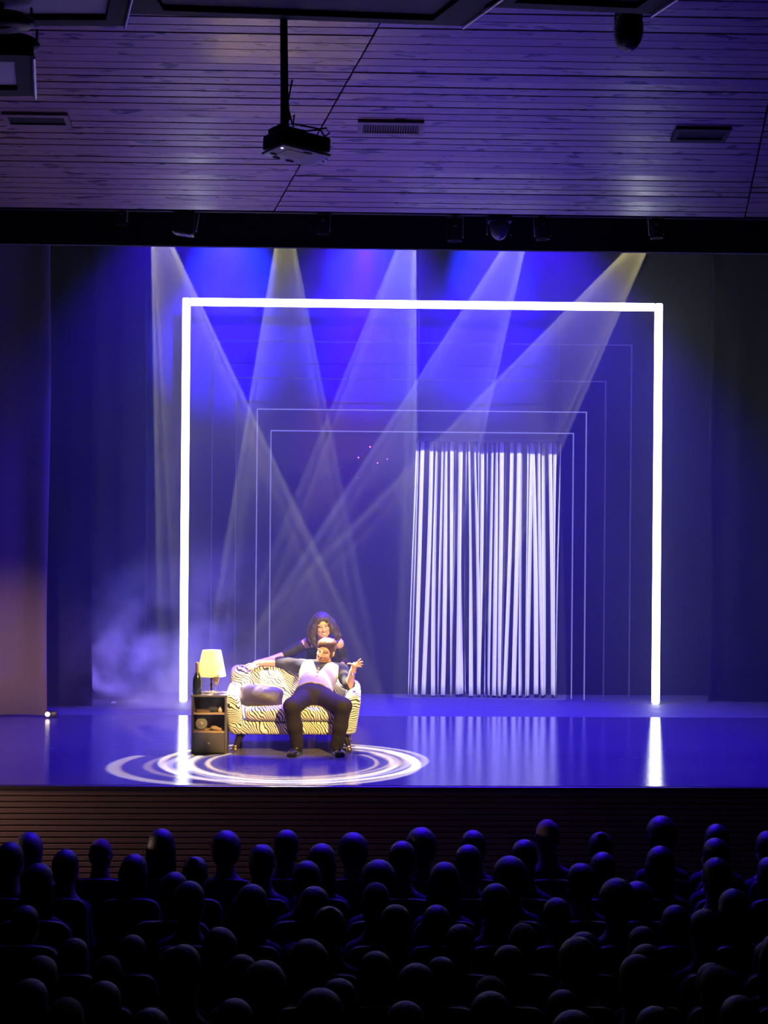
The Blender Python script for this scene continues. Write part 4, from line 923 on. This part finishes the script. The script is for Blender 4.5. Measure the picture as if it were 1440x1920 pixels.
for an, tip in ((anL, onz(540, 1417, 0.03)), (anR, onz(643, 1419, 0.03))):
    d = (tip - an); d.z = 0; d.normalize(); base = Vector((an.x, an.y, 0)); heel = base - d * 0.055; ln = 0.27
    F = Field(base - Vector((.3, .35, .03)), base + Vector((.3, .3, .22)), 0.006)
    sl = Vector((-d.y, d.x, 0)); RS = Matrix((sl, d, Vector((0, 0, 1)))).transposed()
    F.rbox(heel + d * (ln / 2 - .01) + Vector((0, 0, 0.014)), (.043, ln / 2 - .005, .013), .012, RS, 0.0)
    F.ell(heel + d * 0.05 + Vector((0, 0, 0.05)), (.042, .062, .05), RS, 0.02); F.ell(heel + d * 0.19 + Vector((0, 0, 0.034)), (.045, .078, .034), RS, 0.03); F.cap(heel + d * 0.055 + Vector((0, 0, .05)), heel + d * 0.062 + Vector((0, 0, .10)), .046, .046, .02)
    so = F.build('shoe', shoe_m, man)
    MB().tube([Vector((an.x, an.y, 0.10)) , Vector((an.x, an.y, 0.0)) + Vector((0, 0, 0.15))], 0.046, 12).build('sock', mat('black_sock', (0.015, 0.014, 0.016), 0.9), so, True)
dw = (wrR - elR).normalized()
MB().tube([wrR - dw * 0.022, wrR - dw * 0.006], 0.0325, 16).build('bracelet', mat('silver_bracelet', (0.75, 0.75, 0.8), 0.25, metal=0.9), man, True)

# ---------------- woman leaning over the sofa back
wh_ = at(604.5, 1173, 14.74); wn_ = at(604, 1203, 14.92); wp_ = Vector((at(604, 1200, 15.35).x, 15.38, 0.86))
wR = Euler((math.radians(10), math.radians(-9), math.radians(7))).to_matrix()
wsL, wsR = at(574, 1206, 14.90), at(635, 1206, 14.90)
weL, wwL = at(538, 1226, 14.88), at(498, 1238.5, 14.74)
weR, wwR = at(644, 1236, 15.02), at(641, 1250, 14.84)
wom = empty('person', (wp_.x, wp_.y, 0), 'standing person with dark wavy hair and black off-shoulder dress leaning over the sofa back', 'person', 'performers on the stage')
lo2 = (wom.location.x - 0.82, 14.45, -0.02); hi2 = (wom.location.x + 0.4, 15.65, 1.32)
wU = (wn_ - wp_).normalized(); wXd = Vector((1, 0, 0)); wYd = wU.cross(wXd).normalized(); wT = Matrix((wXd, wYd, wU)).transposed(); wL = (wn_ - wp_).length
def wtorso(F, g, k=0.05):
    F.ell(wp_, (.165 + g, .12 + g, .12 + g), wT, k); F.ell(wp_.lerp(wn_, 0.42), (.125 + g, .09 + g, .15 + g), wT, k); F.ell(wp_.lerp(wn_, 0.76), (.145 + g, .095 + g, .12 + g), wT, k)
    for sg in (-1, 1): F.ell(wp_.lerp(wn_, 0.72) - wYd * 0.07 + wXd * sg * 0.065, (.06 + g, .055 + g, .06 + g), wT, 0.03)
F = Field(lo2, hi2, 0.0054)
wtorso(F, -0.01); F.cap(wn_, wsL, .045, .044, .03); F.cap(wn_, wsR, .045, .044, .03)
head(F, wh_, wR, 0.94, wn_, 0.93, smile=True)
F.chain([wsL, weL, wwL], [.044, .034, .023], .02); F.chain([wsR, weR, wwR], [.044, .034, .023], .02)
for sg in (-1, 1):
    hp_ = wp_ + Vector((sg * 0.085, 0, -0.03)); F.chain([hp_, hp_ + Vector((sg * 0.01, 0.01, -0.40)), hp_ + Vector((sg * 0.015, 0.05, -0.765))], [.085, .052, .034], .03); q = hp_ + Vector((sg * 0.015, 0.05, -0.79)); F.cap(q, q + Vector((sg * 0.01, -0.16, -0.006)), .032, .026, .02)
hand(F, wwL, at(484, 1242.5, 14.70), [PX([(475, 1243, 14.68), (467, 1244.5, 14.655), (460, 1247.5, 14.64)]), PX([(476, 1245, 14.665), (468, 1248, 14.635), (461.5, 1251, 14.62)]), PX([(477, 1247, 14.655), (471, 1250, 14.625), (465.5, 1252.5, 14.61)]), PX([(479, 1248.5, 14.65), (475, 1251.5, 14.62), (471, 1253, 14.605)])], PX([(484, 1248, 14.65), (479.5, 1252, 14.62)]), rf=0.0078)
wr2 = wwR; hand(F, wwR, at(640, 1255, 14.78), [[at(637 + 2.2 * i, 1259, 14.745), at(637 + 2.4 * i, 1262, 14.73)] for i in range(4)], [at(634, 1257, 14.755), at(632, 1259, 14.745)], rf=0.0078)
F.build('body', [skin_w, eye_m, brow_m, lip_w, teeth_m], wom, face_pick(wh_, wR, 0.94, smile=True))
F = Field(Vector(wh_) - Vector((.26, .2, .30)), Vector(wh_) + Vector((.26, .26, .19)), 0.0056)
hq = lambda x, y, z: Vector(wh_) + wR @ Vector((x, y, z)) * 0.94
F.ell(hq(0, .02, .042), (.097, .108, .092), wR, 0.0)
F.ell(hq(0, -.098, -.052), (.054, .10, .112), wR, 0.02, True)
rr = random.Random(5)
for sg in (-1, 1):
    for j in range(13):
        y0 = -.062 + .011 * j; xo = .052 + .030 * min(1, j / 5)
        p = [hq(sg * xo * 0.7, y0 * .9, .085), hq(sg * (xo + .024 + rr.uniform(-.008, .014)), y0, .01)]
        ln = rr.uniform(.15, .215) * (1.05 if sg < 0 else 0.88); x_ = xo + .03
        for t_ in (0.25, 0.5, 0.75, 1.0):
            x_ += rr.uniform(-.002, .022) * (1 if t_ < .8 else -0.9); p.append(hq(sg * x_, y0 + rr.uniform(-.02, .016) - .012 * t_, .01 - ln * t_))
        F.chain(p, [.018, .022, .023, .021, .017, .009], .012)
F.ell(hq(0, .09, -.06), (.10, .045, .12), wR, 0.03)
F.build('hair', hair_wom, wom)
dress_m = mat('black_dress_cloth', (0.010, 0.009, 0.014), 0.6, spec=0.25, noise=0.3, nscale=10, bump=0.3, bscale=18)
F = Field(lo2, hi2, 0.0066)
wtorso(F, 0.006)
def low_neck(X, Y, Z):
    u = (X - wp_.x) * wU.x + (Y - wp_.y) * wU.y + (Z - wp_.z) * wU.z; return (wL * 0.90) - u
F.put(lo2, hi2, low_neck, 0.01, True)
F.chain([wsL.lerp(weL, 0.32), wsL.lerp(weL, 0.65), weL.lerp(wwL, 0.10)], [.050, .052, .047], .01); F.chain([wsR.lerp(weR, 0.32), weR, weR.lerp(wwR, 0.5)], [.054, .054, .046], .01)
F.cap(wsL.lerp(weL, 0.30), wp_.lerp(wn_, 0.80) - wXd * 0.08, .050, .05, .02); F.cap(wsR.lerp(weR, 0.30), wp_.lerp(wn_, 0.80) + wXd * 0.08, .050, .05, .02)
F.cap(wn_ - wXd * 0.075 + wU * 0.0 + wYd * -0.03, wp_.lerp(wn_, 0.84) - wXd * 0.07 - wYd * 0.06, .012, .012, .01); F.cap(wn_ + wXd * 0.075 + wYd * -0.03, wp_.lerp(wn_, 0.84) + wXd * 0.07 - wYd * 0.06, .012, .012, .01)
F.chain([wp_ + Vector((0, 0, -.02)), wp_ + Vector((0, .02, -.25)), wp_ + Vector((0, .03, -.50))], [.165, .175, .19], .04)
F.build('dress', dress_m, wom)
for sg in (-1, 1):
    q = wp_ + Vector((sg * 0.10, 0.05, -wp_.z)); F = Field(q - Vector((.1, .3, .02)), q + Vector((.1, .15, .15)), 0.007)
    F.ell(q + Vector((0, 0, .045)), (.04, .055, .044), None, 0).ell(q + Vector((sg * .008, -.10, .03)), (.042, .09, .029), None, .03); F.build('shoe', shoe_m, wom)

# ================================================================== THE AUDIENCE
AUDIENCE = (
    ((-2.30, 1.02, 'h'), (-1.77, 0.99, 'b'), (-1.32, 1.04, 'l'), (-0.84, 1.02, 'c'), (-0.39, 1.04, 's'), (0.11, 1.01, 'c'), (0.62, 1.04, 'c'), (1.01, 1.04, 's'), (1.57, 1.11, 'b'), (1.97, 1.03, 'u'), (2.43, 1.11, 'c'), (2.85, 1.08, 's'), (3.24, 1.04, 's')),
    ((-2.31, 1.06, 's'), (-1.92, 1.02, 's'), (-1.44, 0.99, 'l'), (-1.01, 0.98, 'u'), (-0.54, 1.05, 's'), (-0.12, 1.05, 'l'), (0.45, 1.07, 's'), (0.92, 1.05, 's'), (1.32, 1.08, 's'), (1.88, 1.01, 's'), (2.29, 1.04, 'l'), (2.69, 1.09, 's'), (3.08, 0.98, 'l')),
    ((-1.99, 1.04, 'l'), (-1.09, 1.00, 's'), (-0.21, 1.06, 's'), (0.27, 1.05, 'c'), (0.71, 1.05, 'l'), (1.15, 1.07, 'c'), (1.63, 1.05, 's'), (2.01, 0.94, 'c'), (2.54, 1.08, 's')),
    ((-1.95, 0.94, 's'), (-0.93, 1.06, 's'), (-0.54, 1.04, 'l'), (-0.15, 1.03, 'l'), (0.24, 1.06, 'b'), (0.62, 0.94, 'l'), (0.99, 1.05, 's'), (1.38, 0.98, 's'), (1.76, 1.06, 'c'), (2.13, 0.94, 'l'), (2.50, 1.02, 'l'), (2.89, 1.07, 's')),
    ((-1.54, 0.90, 'l'), (-1.20, 0.92, 's'), (-0.69, 0.94, 'c'), (-0.05, 1.05, 'u'), (0.34, 1.06, 's'), (0.72, 0.97, 's'), (1.09, 0.98, 'b'), (1.45, 0.92, 'c'), (1.80, 0.96, 's'), (2.17, 1.04, 's'), (2.54, 0.89, 's')),
    ((-1.96, 0.93, 's'), (-1.61, 0.95, 'l'), (-1.25, 0.96, 'b'), (-0.89, 0.99, 's'), (-0.52, 0.96, 's'), (-0.16, 1.01, 'c'), (0.21, 0.97, 'l'), (0.57, 0.95, 's'), (0.94, 1.00, 's'), (1.32, 1.02, 'c'), (1.70, 1.00, 'l'), (2.06, 0.92, 'l'), (2.43, 1.05, 'l'), (2.83, 1.06, 's')),
    ((-1.92, 0.98, 's'), (-1.55, 0.99, 'l'), (-1.18, 0.98, 'l'), (-0.78, 1.13, 's'), (-0.37, 1.05, 'c'), (0.01, 0.99, 'l'), (0.40, 1.05, 'l'), (0.78, 1.01, 'b'), (1.15, 0.95, 's'), (1.53, 1.09, 's'), (1.93, 1.05, 'b'), (2.30, 0.90, 'l')),
    ((-2.05, 1.09, 's'), (-1.65, 1.02, 'b'), (-1.26, 1.07, 'b'), (-0.87, 1.02, 'l'), (-0.48, 1.06, 's'), (-0.08, 1.08, 'c'), (0.32, 1.05, 's'), (0.72, 1.08, 'l'), (1.11, 1.00, 'c'), (1.49, 1.03, 's'), (1.89, 1.07, 's'), (2.30, 1.11, 'c')),
)

house_carpet = mat('dark_house_carpet', (0.02, 0.015, 0.018), 0.95, noise=0.3)
ROW_Y = [11.5 - 0.62 * r for r in range(8)]; ROW_Z = [-1.505 + 0.012 * r for r in range(8)]
hf = MB()
for r in range(8):
    y1 = ROW_Y[r] + 0.31 if r else YF + 0.02; y0 = ROW_Y[r] - 0.31 if r < 7 else 3.0
    hf.box(((XL + XR) / 2, (y0 + y1) / 2, ROW_Z[r] - 0.1), (XR - XL, y1 - y0, 0.2))
ho = hf.build('floor_house', house_carpet); tag(ho, 'dark stepped floor of the auditorium', kind='structure')

HAIRS = {'s': 'short dark hair', 'l': 'long dark hair', 'c': 'curly dark hair', 'b': 'a bald crown', 'u': 'hair in a bun', 'h': 'a pale hood'}
CLOTH = {'s': (0.03, 0.03, 0.04), 'l': (0.045, 0.035, 0.05), 'c': (0.03, 0.045, 0.045), 'b': (0.10, 0.095, 0.10), 'u': (0.05, 0.03, 0.03), 'h': (0.16, 0.15, 0.15)}
HAIRC = {'s': (0.03, 0.024, 0.022), 'l': (0.04, 0.026, 0.02), 'c': (0.028, 0.024, 0.026), 'b': (0.12, 0.115, 0.12), 'u': (0.035, 0.024, 0.018), 'h': (0.20, 0.19, 0.19)}
back180 = Euler((0, 0, PI)).to_matrix()
def make_spectator(h, v):
    rt = empty('person', (0, 0, 0)); rnd = random.Random(v * 7 + ord(h))
    c = Vector((0, 0.02, 1.145)); nk = Vector((0, -0.015, 0.95))
    F = Field((-0.32, -0.30, 0.36), (0.32, 0.55, 1.32), 0.0125)
    head(F, c, back180, 1.06, nk)
    F.cap(nk + Vector((0, 0, .05)), (0, -0.02, 0.92), .062, .082, .04)
    for sg in (-1, 1):
        F.cap((0, -0.02, 0.915), (sg * 0.135, -0.02, 0.875), .07, .06, .04); F.chain([(sg * 0.145, -0.02, 0.84), (sg * 0.165, 0.03, 0.62), (sg * 0.09, 0.20, 0.58)], [.045, .04, .034], .02)
        F.chain([(sg * 0.075, 0.0, 0.50), (sg * 0.085, 0.32, 0.52)], [.075, .06], .03)
    F.ell((0, 0.0, 0.74), (.15, .10, .17), None, .05); F.ell((0, 0.0, 0.55), (.15, .115, .13), None, .05)
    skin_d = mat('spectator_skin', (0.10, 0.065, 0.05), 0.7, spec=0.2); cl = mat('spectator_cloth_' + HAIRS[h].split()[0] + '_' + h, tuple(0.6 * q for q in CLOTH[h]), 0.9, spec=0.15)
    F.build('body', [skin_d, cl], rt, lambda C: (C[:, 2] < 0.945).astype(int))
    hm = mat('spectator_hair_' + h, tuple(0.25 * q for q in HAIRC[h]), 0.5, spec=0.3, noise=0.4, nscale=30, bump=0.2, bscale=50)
    F = Field((-0.2, -0.24, 0.78), (0.2, 0.2, 1.36), 0.011)
    if h == 'b':
        for sg in (-1, 1): F.ell(c + Vector((sg * .062, -.02, -.02)), (.022, .055, .04), None, .01)
        F.ell(c + Vector((0, -.075, -.03)), (.055, .022, .045), None, .02)
    elif h == 'h':
        F.ell(c + Vector((0, -.02, .03)), (.098, .12, .105), None, 0); F.cap(c + Vector((0, -.045, 0)), (0, -0.05, 0.93), .095, .11, .04); F.ell(c + Vector((0, .12, -.03)), (.065, .08, .1), None, .01, True)
    else:
        g = {'s': 0.006, 'l': 0.012, 'c': 0.026, 'u': 0.007}[h]
        F.ell(c + Vector((0, -.018, .036)), (.083 + g, .100 + g, .089 + g), None, 0)
        F.ell(c + Vector((0, -.05, -.03)), (.072 + g, .066 + g, .085), None, .03)
        if h == 'l':
            for k in range(7):
                a = -1.25 + 2.5 * k / 6; p = c + Vector((math.sin(a) * .075, -.02 - math.cos(a) * .065, .0))
                F.chain([p, p + Vector((rnd.uniform(-.01, .01), -.01, -.11)), p + Vector((rnd.uniform(-.012, .012) + math.sin(a) * .02, -.005, -.20 - rnd.uniform(0, .06)))], [.036, .034, .018], .02)
        if h == 'c':
            for k in range(26):
                a, b = rnd.uniform(0, 2 * PI), rnd.uniform(-0.5, 1.4)
                p = c + Vector((math.cos(a) * math.cos(b) * .092, math.sin(a) * math.cos(b) * .095 - .03, .02 + math.sin(b) * .09)); F.ell(p, (.026, .026, .026), None, .012)
        if h == 'u': F.ell(c + Vector((0, -.07, .11)), (.036, .036, .034), None, .01)
        F.ell(c + Vector((0, .115, -.045)), (.075, .09, .105), None, .012, True)
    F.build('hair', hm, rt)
    return rt
protos = {h: [make_spectator(h, 0)] for h in HAIRS}
protos['s'].append(make_spectator('s', 1)); protos['l'].append(make_spectator('l', 3))
# theatre seat with curved back
seat_m = mat('dark_seat_plush', (0.008, 0.006, 0.008), 0.8, noise=0.3, spec=0.2); seat_w = mat('seat_shell', (0.010, 0.008, 0.010), 0.5, spec=0.3)
def make_seat():
    rt = empty('theatre_seat', (0, 0, 0)); hw = 0.178; N_ = 16
    def panel(y0, y1, z0, z1, curve):
        rows = []
        for j in range(7):
            t = j / 6; rows.append([(-hw + 2 * hw * i / 16, y0 + (y1 - y0) * t + curve * ((i - 8) / 8.0) ** 2, z0 + (z1 - 0.02 * ((i - 8) / 8.0) ** 2 - 0.06 * abs((i - 8) / 8.0) ** 9 - z0) * t) for i in range(17)])
        return rows
    MB().sheet(panel(-0.150, -0.205, 0.40, 1.00, 0.03), thick=(0, 0.05, 0)).build('backrest', seat_m, rt, True)
    MB().sheet(panel(-0.172, -0.226, 0.38, 1.008, 0.03), thick=(0, 0.018, 0)).build('back_shell', seat_w, rt, True)
    MB().rbox((0, 0.05, 0.385), (0.345, 0.36, 0.07), 0.02).build('seat_cushion', seat_m, rt, True)
    for sg in (-1, 1): MB().rbox((sg * 0.165, 0.03, 0.17), (0.02, 0.08, 0.34), 0.006).build('leg', seat_w, rt)
    return rt
seat0 = make_seat(); first_seat = True; used = set()
ORD = ['first', 'second', 'third', 'fourth', 'fifth', 'sixth', 'seventh', 'eighth', 'ninth', 'tenth', 'eleventh', 'twelfth', 'thirteenth', 'fourteenth']
ROWN = ['front row', 'second row', 'third row', 'fourth row', 'fifth row', 'sixth row', 'seventh row', 'row nearest the camera']
def to_px(p):
    d = Vector(p) - CAM; z = d.dot(FW); return 720 + FPX * d.dot(CR) / z, 960 - FPX * d.dot(CU) / z
for r, row in enumerate(AUDIENCE):
    seen = [(x, s, h) for x, s, h in row if -25 < to_px((x, ROW_Y[r], ROW_Z[r] + 1.2 * s))[0] < 1465 and to_px((x, ROW_Y[r], ROW_Z[r] + 1.27 * s))[1] < 1915]
    for i, (x, s, h) in enumerate(seen):
        v = (i + r) % len(protos[h]); key = (h, v)
        if key in used: o = copy_tree(protos[h][v])
        else: o = protos[h][v]; used.add(key)
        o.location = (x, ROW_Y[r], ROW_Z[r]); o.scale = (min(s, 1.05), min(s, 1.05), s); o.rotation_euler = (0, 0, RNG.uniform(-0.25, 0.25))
        tag(o, 'seated spectator with %s, %s from left in the %s' % (HAIRS[h], ORD[i], ROWN[r]), 'person', 'spectators seen from behind')
        if first_seat: t_ = seat0; first_seat = False
        else: t_ = copy_tree(seat0)
        gaps = [abs(x - q[0]) for q in seen if q[0] != x]; t_.location = (x, ROW_Y[r], ROW_Z[r]); t_.scale = (max(0.95, min(1.4, (min(gaps) - 0.012) / 0.362)), 1, 1)
        tag(t_, 'dark theatre seat with curved back, %s from left in the %s' % (ORD[i], ROWN[r]), 'seat', 'rows of theatre seats')
for h in protos:                                # any pattern person that found no place
    for v, o in enumerate(protos[h]):
        if (h, v) not in used:
            for ch in list(o.children): bpy.data.objects.remove(ch)
            bpy.data.objects.remove(o)
